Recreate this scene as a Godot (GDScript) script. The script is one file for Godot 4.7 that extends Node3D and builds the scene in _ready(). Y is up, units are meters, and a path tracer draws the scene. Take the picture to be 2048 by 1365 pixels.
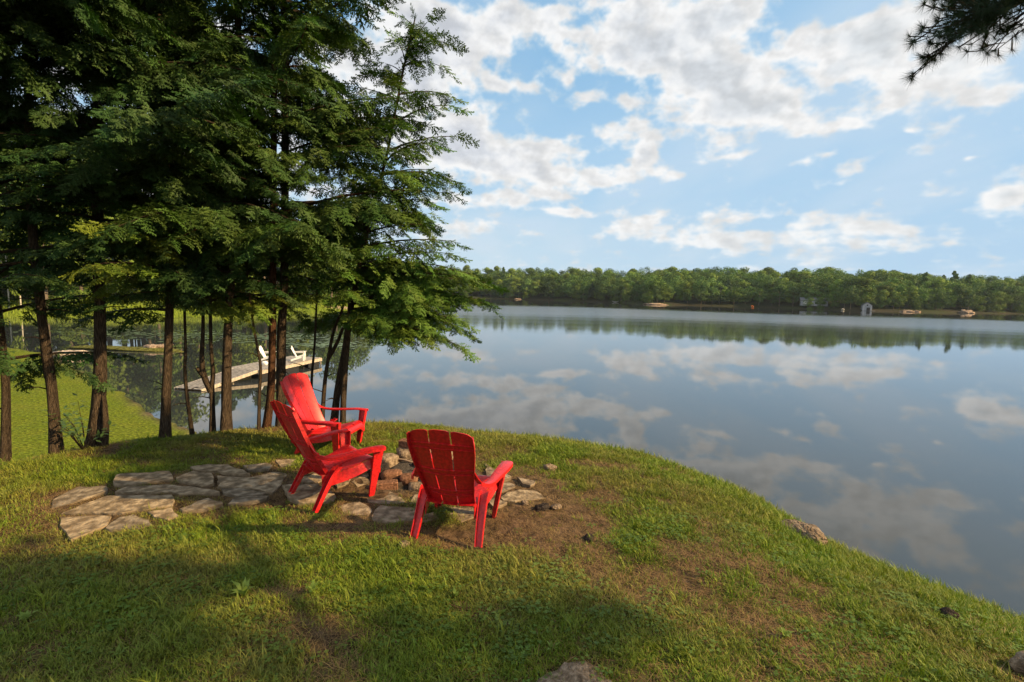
extends Node3D
# A knoll above a lake: three red plastic chairs round a fire pit on flagstones, hemlocks at the edge, a dock below, woods beyond.

const WATER := -2.7
const KC := Vector2(-0.6, -1.2)
var lake: PackedVector2Array
var knoll_az := PackedFloat32Array([-180, -100, -60, -45, -30, -15, 0, 12, 24, 36, 48, 60, 72, 90, 110, 180])
var knoll_r := PackedFloat32Array([6.0, 6.0, 5.58, 5.66, 5.56, 5.46, 4.94, 4.65, 4.42, 3.75, 2.97, 2.89, 2.96, 4.8, 6.0, 6.0])
var knoll_a := PackedFloat32Array([2, 1.5, 1.2, 1.2, 1.4, 1.6, 2.0, 2.2, 2.6, 2.9, 3.0, 3.1, 3.2, 3.4, 3.4, 2])
var bump := FastNoiseLite.new()
var patchy := FastNoiseLite.new()
var rng := RandomNumberGenerator.new()
var used := {}
var M := {}
var bare := []          # soil patches: centre, radii, strength
var stones := []        # outlines of the flagstones, kept free of grass
var spray_meshes := []
var sun_to := Vector3.ZERO


func _ready() -> void:
	rng.seed = 7
	bump.seed = 3
	bump.frequency = 0.9
	bump.fractal_octaves = 4
	patchy.seed = 11
	patchy.frequency = 0.55
	patchy.fractal_octaves = 4
	lake = PackedVector2Array([Vector2(-90, -62), Vector2(-60, -46), Vector2(-42, -38), Vector2(-29, -31), Vector2(-24, -27), Vector2(-17.6, -21.4), Vector2(-16.1, -20.5), Vector2(-12.5, -17), Vector2(-10.1, -15.4), Vector2(-6, -11), Vector2(-1, -3), Vector2(6, 8), Vector2(30, 36), Vector2(140, 60), Vector2(330, -60), Vector2(400, -200), Vector2(315, -300), Vector2(255, -275), Vector2(180, -260), Vector2(160, -285), Vector2(141, -296), Vector2(100, -290), Vector2(79, -281), Vector2(72, -300), Vector2(69, -342), Vector2(20, -360), Vector2(-24, -367), Vector2(-80, -310), Vector2(-60, -210), Vector2(-33, -118), Vector2(-27, -97), Vector2(-36, -80), Vector2(-48, -62), Vector2(-62, -58)])
	# camera
	var cam := Camera3D.new()
	cam.name = "camera"
	cam.fov = 68.6
	cam.near = 0.05
	cam.far = 3000.0
	cam.position = Vector3(0, 1.85, 0)
	cam.basis = Basis(Vector3.RIGHT, deg_to_rad(-5.5)) * Basis(Vector3.BACK, deg_to_rad(1.5))
	add_child(cam)
	# sky and exposure
	var env := Environment.new()
	env.background_mode = Environment.BG_SKY
	var sky := Sky.new()
	var pano := PanoramaSkyMaterial.new()
	pano.panorama = sky_picture()
	pano.energy_multiplier = 0.49
	sky.sky_material = pano
	env.sky = sky
	env.tonemap_mode = Environment.TONE_MAPPER_LINEAR
	env.tonemap_exposure = 2.05
	env.fog_enabled = true
	env.fog_density = 0.00010
	env.fog_light_color = Color(0.80, 0.88, 0.96)
	env.sdfgi_enabled = true
	env.ssao_enabled = true
	env.ssil_enabled = true
	var we := WorldEnvironment.new()
	we.name = "environment"
	we.environment = env
	add_child(we)
	# sun: low, from the right and a little behind
	var az := deg_to_rad(100.0)
	var el := deg_to_rad(27.5)
	sun_to = Vector3(sin(az) * cos(el), sin(el), -cos(az) * cos(el))
	var sun := DirectionalLight3D.new()
	sun.name = "sun"
	sun.basis = Basis.looking_at(-sun_to, Vector3.UP)
	sun.light_color = Color(1.0, 0.85, 0.62)
	sun.light_energy = 1.6
	sun.light_angular_distance = 0.5
	sun.shadow_enabled = true
	add_child(sun)
	materials()
	layout()
	ground()
	water()
	patio()
	fire_pit()
	red_chairs()
	hemlocks()
	pine()
	dock()
	bay()
	far_shore()
	small_things()
	grass()


# ---------------------------------------------------------------- naming

func numbered(called: String) -> String:
	var n: int = used.get(called, 0)
	used[called] = n + 1
	return called if n == 0 else "%s_%03d" % [called, n]


func tag(o: Node, label: String, category: String, group := "", kind := "") -> void:
	if label: o.set_meta("label", label)
	if category: o.set_meta("category", category)
	if group: o.set_meta("group", group)
	if kind: o.set_meta("kind", kind)


func thing(called: String, label: String, category: String, at := Vector3.ZERO, turn := 0.0, group := "") -> Node3D:
	var o := Node3D.new()
	o.name = numbered(called)
	add_child(o)
	o.position = at
	o.rotation.y = turn
	tag(o, label, category, group)
	return o


func put(called: String, mesh: Mesh, m: Material, parent: Node3D = null) -> MeshInstance3D:
	var o := MeshInstance3D.new()
	o.mesh = mesh
	o.material_override = m
	if parent == null:
		o.name = numbered(called)
		add_child(o)
	else:
		var n := 0
		var key := called
		while parent.has_node(NodePath(key)):
			n += 1
			key = "%s_%03d" % [called, n]
		o.name = key
		parent.add_child(o, true)
	return o


func build(called: String, st: SurfaceTool, m: Material, parent: Node3D = null) -> MeshInstance3D:
	st.generate_normals()
	return put(called, st.commit(), m, parent)


func copy(o: Node3D, label := "") -> Node3D:
	var c: Node3D = o.duplicate()
	c.name = numbered(String(o.name).rstrip("0123456789").trim_suffix("_"))
	add_child(c)
	if label: c.set_meta("label", label)
	return c


func scatter(called: String, mesh: Mesh, m: Material, where: Array, tints: Array, parent: Node3D = null) -> MultiMeshInstance3D:
	var mm := MultiMesh.new()
	mm.transform_format = MultiMesh.TRANSFORM_3D
	mm.use_colors = true
	mm.mesh = mesh
	mm.instance_count = where.size()
	for i in where.size():
		mm.set_instance_transform(i, where[i])
		mm.set_instance_color(i, tints[i])
	var o := MultiMeshInstance3D.new()
	o.multimesh = mm
	o.material_override = m
	o.set_meta("kind", "stuff")
	if parent == null:
		o.name = numbered(called)
		add_child(o)
	else:
		o.name = called
		parent.add_child(o, true)
	return o


# ---------------------------------------------------------------- shapes

func new_st(smooth := true) -> SurfaceTool:
	var st := SurfaceTool.new()
	st.begin(Mesh.PRIMITIVE_TRIANGLES)
	st.set_smooth_group(0 if smooth else -1)
	return st


func quad(st: SurfaceTool, a: Vector3, b: Vector3, c: Vector3, d: Vector3) -> void:
	for p in [a, b, c, a, c, d]: st.add_vertex(p)


func box(st: SurfaceTool, t: Transform3D, size: Vector3, taper := 1.0) -> void:
	var h := size / 2.0
	var v := []
	for y in [-1, 1]:
		var k := 1.0 if y < 0 else taper
		for p in [Vector2(-1, -1), Vector2(1, -1), Vector2(1, 1), Vector2(-1, 1)]:
			v.append(t * Vector3(p.x * h.x * k, y * h.y, p.y * h.z * k))
	st.set_smooth_group(-1)
	quad(st, v[0], v[3], v[2], v[1])
	quad(st, v[4], v[5], v[6], v[7])
	for i in 4:
		var j := (i + 1) % 4
		quad(st, v[i], v[j], v[j + 4], v[i + 4])


# a box between two points, up given
func bar(st: SurfaceTool, a: Vector3, b: Vector3, w: float, h: float, up := Vector3.UP) -> void:
	var z := (b - a).normalized()
	var x := up.cross(z).normalized()
	var y := z.cross(x)
	box(st, Transform3D(Basis(x, y, z), (a + b) / 2.0), Vector3(w, h, a.distance_to(b)))


func curve_point(p: Array, t: float) -> Vector3:
	var n := p.size() - 1
	var f := clampf(t, 0.0, 1.0) * n
	var i := mini(int(f), n - 1)
	var a: Vector3 = p[maxi(i - 1, 0)]
	var d: Vector3 = p[mini(i + 2, n)]
	return (p[i] as Vector3).cubic_interpolate(p[i + 1], a, d, f - i)


func tube(st: SurfaceTool, path: Array, r0: float, r1: float, sides := 8, steps := 0, rough := 0.0, flare := 0.0) -> void:
	var n := steps if steps > 0 else path.size() - 1
	st.set_smooth_group(0)
	var rings := []
	var length := 0.0
	var last: Vector3 = path[0]
	var x := Vector3.ZERO
	for i in n + 1:
		var t := float(i) / n
		var c := curve_point(path, t)
		length += c.distance_to(last)
		last = c
		var dir := (curve_point(path, minf(t + 0.02, 1.0)) - curve_point(path, maxf(t - 0.02, 0.0))).normalized()
		if x == Vector3.ZERO: x = dir.cross(Vector3(0.3, 0.2, 1.0)).normalized()
		x = (x - dir * x.dot(dir)).normalized()
		var y := dir.cross(x)
		var r := lerpf(r0, r1, t) * (1.0 + flare * exp(-length * 6.0))
		var ring := []
		for k in sides + 1:
			var a := TAU * k / sides
			var rr := r
			if rough > 0.0: rr *= 1.0 + rough * bump.get_noise_3d(cos(a) * 1.2 + c.x * 9.0, length * 1.6, sin(a) * 1.2 + c.z * 9.0)
			ring.append([c + (x * cos(a) + y * sin(a)) * rr, Vector2(float(k) / sides, length)])
		rings.append(ring)
	for i in n:
		for k in sides:
			for q in [rings[i][k], rings[i][k + 1], rings[i + 1][k + 1], rings[i][k], rings[i + 1][k + 1], rings[i + 1][k]]:
				st.set_uv(q[1])
				st.add_vertex(q[0])


# a sheet of thickness th over fn(u, v); closed on all sides
func slab(st: SurfaceTool, fn: Callable, nu: int, nv: int, th: float) -> void:
	var top := []
	var low := []
	var e := 0.004
	for i in nu + 1:
		for j in nv + 1:
			var u := float(i) / nu
			var v := float(j) / nv
			var p: Vector3 = fn.call(u, v)
			var du: Vector3 = fn.call(minf(u + e, 1.0), v) - fn.call(maxf(u - e, 0.0), v)
			var dv: Vector3 = fn.call(u, minf(v + e, 1.0)) - fn.call(u, maxf(v - e, 0.0))
			var n := dv.cross(du).normalized() * th * 0.5
			top.append(p + n)
			low.append(p - n)
	var w := nv + 1
	st.set_smooth_group(1)
	for i in nu:
		for j in nv:
			var k := i * w + j
			quad(st, top[k], top[k + w], top[k + w + 1], top[k + 1])
	st.set_smooth_group(2)
	for i in nu:
		for j in nv:
			var k := i * w + j
			quad(st, low[k], low[k + 1], low[k + w + 1], low[k + w])
	st.set_smooth_group(-1)
	for i in nu:
		var a := i * w
		quad(st, top[a], low[a], low[a + w], top[a + w])
		var b := i * w + nv
		quad(st, top[b], top[b + w], low[b + w], low[b])
	for j in nv:
		quad(st, top[j], top[j + 1], low[j + 1], low[j])
		var b := nu * w + j
		quad(st, top[b], low[b], low[b + 1], top[b + 1])


# an uneven stone: a ball pushed into a box-like lump
func lump(st: SurfaceTool, size: Vector3, seed_: int, boxy := 0.5, rough := 0.12, nu := 14, nv := 9) -> void:
	st.set_smooth_group(0)
	var ring := []
	for j in nv + 1:
		for i in nu + 1:
			var a := TAU * (i % nu) / nu
			var b := PI * j / nv - PI / 2
			var d := Vector3(cos(a) * cos(b), sin(b), sin(a) * cos(b))
			if j == 0 or j == nv: d = Vector3(0, signf(b), 0)
			var m := maxf(absf(d.x), maxf(absf(d.y), absf(d.z)))
			var p := d.lerp(d / m, boxy)
			p *= 1.0 + rough * (bump.get_noise_3d(d.x * 1.3 + seed_ * 7.1, d.y * 1.3, d.z * 1.3) * 2.0 + bump.get_noise_3d(d.x * 4.0, d.y * 4.0 + seed_ * 3.7, d.z * 4.0))
			ring.append(p * size * 0.5)
	for j in nv:
		for i in nu:
			var k := j * (nu + 1) + i
			quad(st, ring[k], ring[k + 1], ring[k + nu + 2], ring[k + nu + 1])


# ---------------------------------------------------------------- terrain

func table(v: PackedFloat32Array, az: float) -> float:
	for i in knoll_az.size() - 1:
		if az <= knoll_az[i + 1]:
			return cubic_interpolate(v[i], v[i + 1], v[maxi(i - 1, 0)], v[mini(i + 2, v.size() - 1)], (az - knoll_az[i]) / (knoll_az[i + 1] - knoll_az[i]))
	return v[v.size() - 1]


func lake_distance(x: float, z: float) -> float:      # negative on the water
	var p := Vector2(x, z)
	var n := lake.size()
	var best := 1e9
	var wet := false
	for i in n:
		var a := lake[i]
		var b := lake[(i + 1) % n]
		best = minf(best, p.distance_squared_to(Geometry2D.get_closest_point_to_segment(p, a, b)))
		if (a.y > z) != (b.y > z) and x < (b.x - a.x) * (z - a.y) / (b.y - a.y) + a.x: wet = not wet
	return -sqrt(best) if wet else sqrt(best)


func knoll(x: float, z: float) -> float:
	var az := rad_to_deg(atan2(x - KC.x, -(z - KC.y)))
	var s := maxf(0.0, KC.distance_to(Vector2(x, z)) - table(knoll_r, az))
	var a := table(knoll_a, az)
	return -0.8 * (sqrt(s * s + a * a) - a)


func ground_h(x: float, z: float) -> float:
	var k := knoll(x, z) if absf(x) < 25.0 and absf(z) < 25.0 else -99.0
	if k > -1.2:
		return k + 0.035 * bump.get_noise_2d(x * 0.9, z * 0.9) + 0.012 * bump.get_noise_2d(x * 4.0, z * 4.0)
	var s := lake_distance(x, z)
	var base := WATER
	if s < 0.0:
		base += maxf(-2.0, 0.3 * s)
	else:
		var far := clampf((absf(x) + absf(z) - 110.0) / 60.0, 0.0, 1.0)
		var marsh := clampf((-z - 45.0) / 15.0, 0.0, 1.0)
		var near_rise := lerpf(0.055 * s, 0.012 * minf(s, 28.0) + 0.14 * maxf(0.0, s - 28.0), marsh)
		base += minf(lerpf(near_rise, 0.16 * s, far), 16.0) + 0.04
		base += 0.05 * bump.get_noise_2d(x * 0.5, z * 0.5)
	return maxf(k, base)


func on_ground(x: float, z: float, up := 0.0) -> Vector3:
	return Vector3(x, ground_h(x, z) + up, z)


func ground_normal(x: float, z: float) -> Vector3:
	var e := 0.15
	return Vector3(knoll(x - e, z) - knoll(x + e, z), 2.0 * e, knoll(x, z - e) - knoll(x, z + e)).normalized()


func cover(x: float, z: float) -> float:       # 0 bare soil .. 1 full turf
	var c := 0.89 + 0.85 * patchy.get_noise_2d(x, z) + 0.55 * patchy.get_noise_2d(x * 4.0 + 50.0, z * 4.0)
	for b in bare:
		var d := Vector2((x - b[0]) / b[2], (z - b[1]) / b[3]).length()
		c -= 0.85 * b[4] * (1.0 - smoothstep(0.45, 1.15, d + 0.35 * patchy.get_noise_2d(x * 2.3 + 9.0, z * 2.3)))
	return clampf(c, 0.0, 1.0)


func on_stone(x: float, z: float) -> bool:
	if x > 0.5 or x < -4.0 or z > -3.3 or z < -5.5: return false
	if Vector2(x + 0.93, z + 4.96).length() < 0.48: return true
	for s in stones:
		if Geometry2D.is_point_in_polygon(Vector2(x, z), s): return true
	return false


# ---------------------------------------------------------------- materials

func noise_tex(freq: float, lo: Color, hi: Color, octaves := 5, size := 512, seed_ := 1, kind := FastNoiseLite.TYPE_SIMPLEX_SMOOTH, stretch := 1.0) -> Texture2D:
	var n := FastNoiseLite.new()
	n.noise_type = kind
	n.seed = seed_
	n.frequency = freq
	n.fractal_octaves = octaves
	var t := NoiseTexture2D.new()
	t.width = size
	t.height = size
	t.seamless = true
	t.noise = n
	var g := Gradient.new()
	g.colors = PackedColorArray([lo, hi])
	g.offsets = PackedFloat32Array([0.2, 0.8])
	t.color_ramp = g
	return t


func mat(lin: Color, rough := 0.8, spec := 0.5) -> StandardMaterial3D:
	var m := StandardMaterial3D.new()
	m.albedo_color = lin.linear_to_srgb()
	m.roughness = rough
	m.metallic_specular = spec
	return m


func world_tex(m: StandardMaterial3D, t: Texture2D, scale: float, heights: Texture2D = null, cm := 0.0) -> StandardMaterial3D:
	m.albedo_texture = t
	m.uv1_triplanar = true
	m.uv1_world_triplanar = true
	m.uv1_scale = Vector3.ONE * scale
	if heights:
		m.heightmap_enabled = true
		m.heightmap_texture = heights
		m.heightmap_scale = cm
	return m


func materials() -> void:
	var g1 := noise_tex(0.02, Color(0.55, 0.55, 0.55), Color(1, 1, 1), 6, 512, 4)
	var rough_h := noise_tex(0.02, Color.BLACK, Color.WHITE, 6, 512, 9)
	# ground: vertex colour times grain
	M.ground = world_tex(mat(Color(1, 1, 1), 0.95, 0.2), g1, 0.8, rough_h, 1.3)
	M.ground.vertex_color_use_as_albedo = true
	# foliage
	M.leaf = mat(Color(1, 1, 1), 0.65, 0.35)
	M.leaf.vertex_color_use_as_albedo = true
	M.leaf.backlight_enabled = true
	M.leaf.backlight = Color(0.55, 0.6, 0.25)
	M.grass = mat(Color(1, 1, 1), 0.6, 0.35)
	M.grass.vertex_color_use_as_albedo = true
	M.grass.backlight_enabled = true
	M.grass.backlight = Color(0.6, 0.65, 0.3)
	M.crown = mat(Color(1, 1, 1), 0.75, 0.25)
	M.crown.vertex_color_use_as_albedo = true
	M.crown.backlight_enabled = true
	M.crown.backlight = Color(0.4, 0.45, 0.2)
	# bark
	for b in [["bark", Color(0.20, 0.15, 0.105)], ["red_bark", Color(0.25, 0.13, 0.075)]]:
		var m := mat(b[1], 0.9, 0.2)
		m.albedo_texture = noise_tex(0.03, Color(0.35, 0.35, 0.36), Color(1, 1, 1), 5, 512, 21)
		m.uv1_scale = Vector3(4.0, 0.6, 1)
		m.heightmap_enabled = true
		m.heightmap_texture = noise_tex(0.03, Color.BLACK, Color.WHITE, 5, 512, 21)
		m.heightmap_scale = 2.5
		M[b[0]] = m
	M.birch = mat(Color(0.4, 0.38, 0.33), 0.8, 0.3)
	M.far_bark = mat(Color(0.12, 0.1, 0.08), 0.9, 0.2)
	# red plastic
	M.red = mat(Color(0.62, 0.014, 0.017), 0.40, 0.5)
	M.red.albedo_texture = noise_tex(0.02, Color(0.74, 0.76, 0.76), Color(1, 1, 1), 6, 512, 31)
	M.red.uv1_triplanar = true
	M.red.uv1_scale = Vector3.ONE * 3.0
	M.red.roughness_texture = noise_tex(0.03, Color(0.75, 0.75, 0.75), Color(1, 1, 1), 5, 256, 32)
	M.red.backlight_enabled = true
	M.red.backlight = Color(0.16, 0.01, 0.01)
	# stone
	var st1 := noise_tex(0.012, Color(0.62, 0.6, 0.58), Color(1, 1, 1), 6, 512, 41)
	var sth := noise_tex(0.03, Color.BLACK, Color.WHITE, 6, 512, 43)
	var tones := [Color(0.34, 0.27, 0.18), Color(0.30, 0.24, 0.17), Color(0.37, 0.295, 0.2), Color(0.27, 0.225, 0.165)]
	for i in 4: M["flag_%d" % i] = world_tex(mat(tones[i], 0.88, 0.3), st1, 1.3, sth, 0.5)
	M.brick = world_tex(mat(Color(0.3, 0.16, 0.1), 0.9, 0.25), st1, 5.0, sth, 0.8)
	M.tan_block = world_tex(mat(Color(0.32, 0.25, 0.18), 0.9, 0.25), st1, 4.0, sth, 0.8)
	M.soot = world_tex(mat(Color(0.06, 0.05, 0.045), 0.95, 0.2), st1, 4.0, sth, 1.5)
	M.ash = world_tex(mat(Color(0.2, 0.18, 0.16), 0.95, 0.2), st1, 6.0, sth, 2.0)
	M.rock = world_tex(mat(Color(0.27, 0.22, 0.17), 0.9, 0.3), noise_tex(0.015, Color(0.6, 0.57, 0.54), Color(1, 1, 1), 6, 512, 47), 2.0, sth, 2.5)
	M.pale_rock = world_tex(mat(Color(0.44, 0.34, 0.26), 0.9, 0.3), st1, 0.6, sth, 5.0)
	M.char = mat(Color(0.03, 0.026, 0.024), 0.9, 0.3)
	M.stick = mat(Color(0.2, 0.15, 0.11), 0.9, 0.2)
	# dock
	M.deck = world_tex(mat(Color(0.38, 0.355, 0.32), 0.85, 0.3), noise_tex(0.03, Color(0.7, 0.7, 0.7), Color(1, 1, 1), 5, 256, 51), 0.7)
	M.deck_side = world_tex(mat(Color(0.45, 0.40, 0.33), 0.8, 0.3), noise_tex(0.03, Color(0.8, 0.8, 0.8), Color(1, 1, 1), 5, 256, 52), 0.7)
	M.cream_rock = world_tex(mat(Color(0.68, 0.58, 0.47), 0.9, 0.3), st1, 0.6, sth, 3.0)
	M.spit = world_tex(mat(Color(0.17, 0.18, 0.045), 0.95, 0.2), st1, 0.5, sth, 6.0)
	M.gable = mat(Color(0.42, 0.42, 0.43), 0.7, 0.3)
	M.dark_wood = mat(Color(0.05, 0.045, 0.04), 0.9, 0.2)
	M.white_paint = mat(Color(0.8, 0.79, 0.76), 0.5, 0.5)
	M.grey_siding = mat(Color(0.30, 0.32, 0.34), 0.8, 0.3)
	M.roof = mat(Color(0.12, 0.13, 0.14), 0.9, 0.2)
	M.dark = mat(Color(0.015, 0.015, 0.017), 0.6, 0.4)
	M.orange = mat(Color(0.75, 0.2, 0.03), 0.5, 0.5)
	M.lily = mat(Color(0.09, 0.14, 0.05), 0.4, 0.5)


# ---------------------------------------------------------------- sky

func sky_picture() -> Texture2D:
	var W := 4096
	var H := 2048
	# cloud masses: azimuth (degrees right of the view), height (degrees), half widths, strength
	var blobs := [
		[-7.5, 25.5, 3.9, 3.0, 1.00], [-12.1, 22.6, 4.2, 2.5, 0.90], [-11.1, 27.1, 5.3, 1.6, 0.80], [-1.5, 27.2, 2.6, 1.8, 0.80], [-2.1, 24.7, 1.6, 1.1, 0.70], [3.7, 25.9, 2.5, 1.6, 0.80], [2.1, 28.1, 3.3, 1.0, 0.70],
		[12.8, 26.4, 5.7, 3.1, 1.10], [13.0, 23.6, 4.4, 1.7, 0.90], [21.1, 26.1, 4.8, 2.0, 1.00], [18.5, 22.3, 3.5, 1.7, 0.90], [22.4, 20.5, 3.9, 2.2, 1.00], [21.0, 18.0, 4.9, 1.8, 0.90], [26.8, 18.0, 2.8, 1.7, 0.90],
		[29.7, 16.2, 1.9, 1.0, 0.80], [32.8, 16.1, 1.2, 0.7, 0.90], [15.3, 20.2, 1.6, 1.1, 0.50], [8.2, 20.5, 3.2, 0.9, 0.75], [12.0, 19.8, 1.4, 1.2, 0.75], [1.3, 21.6, 2.2, 0.6, 0.75], [-2.0, 21.4, 1.1, 0.6, 0.70], [5.1, 22.3, 0.9, 0.6, 0.75],
		[-3.3, 22.1, 1.3, 0.8, 0.55], [14.0, 14.6, 1.6, 1.8, 1.00], [16.5, 12.7, 2.1, 0.9, 0.65], [11.2, 17.3, 3.2, 1.0, 0.60], [-5.6, 17.8, 2.2, 2.2, 0.90], [-8.5, 16.0, 4.4, 2.0, 0.90], [-10.3, 19.7, 2.1, 2.4, 0.70],
		[-4.1, 14.9, 6.7, 1.7, 0.70], [4.4, 15.8, 4.8, 1.2, 0.60], [1.2, 12.7, 9.6, 1.4, 0.75], [10.0, 12.6, 3.6, 0.7, 0.65], [4.6, 11.0, 4.8, 0.8, 0.70], [-2.8, 10.2, 5.9, 1.0, 0.60], [5.8, 8.9, 2.9, 0.6, 0.75], [-4.7, 7.2, 7.6, 1.5, 0.45],
		[22.8, 14.2, 1.6, 0.4, 0.60], [28.6, 23.4, 2.5, 1.7, 0.60], [32.9, 22.3, 3.9, 2.0, 0.90], [31.0, 20.5, 1.6, 1.0, 0.85], [34.6, 20.5, 2.8, 1.5, 0.75], [36.2, 23.3, 4.0, 1.6, 0.80], [38.8, 18.8, 4.2, 1.3, 0.70],
		[42.1, 16.7, 2.5, 0.8, 0.90], [40.8, 20.3, 3.0, 1.8, 0.70], [29.1, 13.3, 0.9, 0.4, 0.50], [31.3, 13.6, 0.7, 0.3, 0.50], [13.8, 7.9, 2.5, 1.2, 0.70], [23.8, 8.3, 4.9, 0.8, 0.60], [19.1, 6.1, 8.0, 1.2, 0.50], [28.5, 6.5, 6.7, 1.3, 0.50],
		[37.7, 5.6, 6.4, 1.3, 0.50], [43.8, 8.7, 1.5, 0.9, 0.85], [43.0, 7.5, 1.9, 0.8, 0.40], [37.4, 14.8, 0.7, 0.25, 0.45], [41.2, 12.2, 0.4, 0.25, 0.45], [-17.0, 19.0, 6.0, 6.0, 0.70], [-32.0, 14.0, 12.0, 7.0, 0.55]]
	var wide := FastNoiseLite.new()
	wide.seed = 5
	wide.frequency = 0.55
	wide.fractal_octaves = 4
	var fine := FastNoiseLite.new()
	fine.seed = 8
	fine.frequency = 0.16
	fine.fractal_octaves = 7
	fine.fractal_gain = 0.54
	var px := PackedByteArray()
	px.resize(W * H * 3)
	var low := Color(0.5, 0.56, 0.55).linear_to_srgb()
	px.fill(int(low.g * 255.0))
	var j := 0
	while j < H / 2:
		var el0 := 90.0 - 180.0 * (j + 0.5) / H
		var band_fine := el0 < 36.0
		var rows := 1 if band_fine else 4
		var i := 0
		while i < W:
			var az0 := 360.0 * (i + 0.5) / W
			if az0 > 180.0: az0 -= 360.0
			var sharp := band_fine and absf(az0) < 52.0
			var cols := 1 if sharp else 4
			if not sharp and band_fine and j % 4 != 0:
				i += 4
				continue
			var c := sky_colour(az0, el0, blobs, wide, fine)
			var r := int(clampf(c.r, 0, 1) * 255.0)
			var g := int(clampf(c.g, 0, 1) * 255.0)
			var b := int(clampf(c.b, 0, 1) * 255.0)
			var down := 1 if sharp else 4
			for jj in down:
				for ii in cols:
					var k := ((j + jj) * W + i + ii) * 3
					px[k] = r
					px[k + 1] = g
					px[k + 2] = b
			i += cols
		j += rows
	return ImageTexture.create_from_image(Image.create_from_data(W, H, false, Image.FORMAT_RGB8, px))


func sky_colour(az: float, el: float, blobs: Array, wide: FastNoiseLite, fine: FastNoiseLite) -> Color:
	var e := clampf(el / 34.0, 0.0, 1.0)
	var side := clampf((az + 22.0) / 60.0, 0.0, 1.0) if az > -120.0 else 0.0
	# clear air: pale at the horizon, bluer higher up, paler towards the sun
	var blue := Color(0.81, 0.89, 0.94).lerp(Color(0.69, 0.83, 0.94), smoothstep(0.1, 0.4, e)).lerp(Color(0.49, 0.70, 0.87), smoothstep(0.35, 0.75, e))
	blue = blue.lerp(Color(0.41, 0.63, 0.82), smoothstep(0.7, 1.0, e) * 0.8)
	blue = blue.lerp(Color(0.70, 0.83, 0.94), side * 0.85)
	var v := sin(deg_to_rad(el)) + 0.10
	var flat := cos(deg_to_rad(el)) / v
	var x := sin(deg_to_rad(az)) * flat
	var z := cos(deg_to_rad(az)) * flat
	var n := fine.get_noise_2d(x * 7.5, z * 7.5)
	var d := 0.0
	if absf(az) < 54.0 and el < 33.0:
		var wx := az + 0.9 * fine.get_noise_2d(x * 9.0 + 40.0, z * 9.0)
		var wy := el + 0.6 * fine.get_noise_2d(x * 9.0, z * 9.0 + 70.0)
		for b in blobs:
			var p: float = (wx - b[0]) / b[2]
			if p > 1.8 or p < -1.8: continue
			var q: float = (wy - b[1]) / b[3]
			if q > 1.8 or q < -1.8: continue
			d += b[4] * exp(-(p * p + q * q) * 1.1)
		var out := smoothstep(44.0, 54.0, absf(az)) + smoothstep(29.0, 33.0, el)
		d += clampf(out, 0.0, 1.0) * (0.55 + 1.1 * wide.get_noise_2d(x, z))
	else:
		d = 0.55 + 1.1 * wide.get_noise_2d(x, z)
	d = minf(d, 1.35)
	d += 0.02 + 0.16 * wide.get_noise_2d(x * 2.6 + 3.0, z * 2.6)
	var m := fine.get_noise_2d(az * 0.7 + 300.0, el * 1.15)
	n = 0.4 * n + 0.38 * m + 0.38 * fine.get_noise_2d(az * 2.1 + 90.0, el * 3.2)
	var body := 0.92 * d + 1.1 * n - 0.22
	var a := smoothstep(-0.14, 0.38, body)
	var thick := smoothstep(0.3, 1.2, body)
	var grey := Color(0.80, 0.815, 0.855).lerp(Color(0.85, 0.87, 0.885), side)
	var white := Color(0.955, 0.95, 0.945)
	var c := white.lerp(grey, thick * 0.85)
	c = c.lerp(Color(0.87, 0.91, 0.94), smoothstep(9.0, 2.0, el) * 0.5)
	var puff := fine.get_noise_2d(az * 0.7 + 300.5, el * 1.15 + 0.4) - m
	c = c * (1.0 + clampf(puff * 0.22, -0.06, 0.04))
	var veil := 0.28 * smoothstep(-0.3, 0.5, wide.get_noise_2d(x * 1.7 + 9.0, z * 0.8))
	return blue.lerp(Color(0.88, 0.91, 0.945), veil).lerp(c, a * 0.96)


# ---------------------------------------------------------------- ground and water

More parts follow.
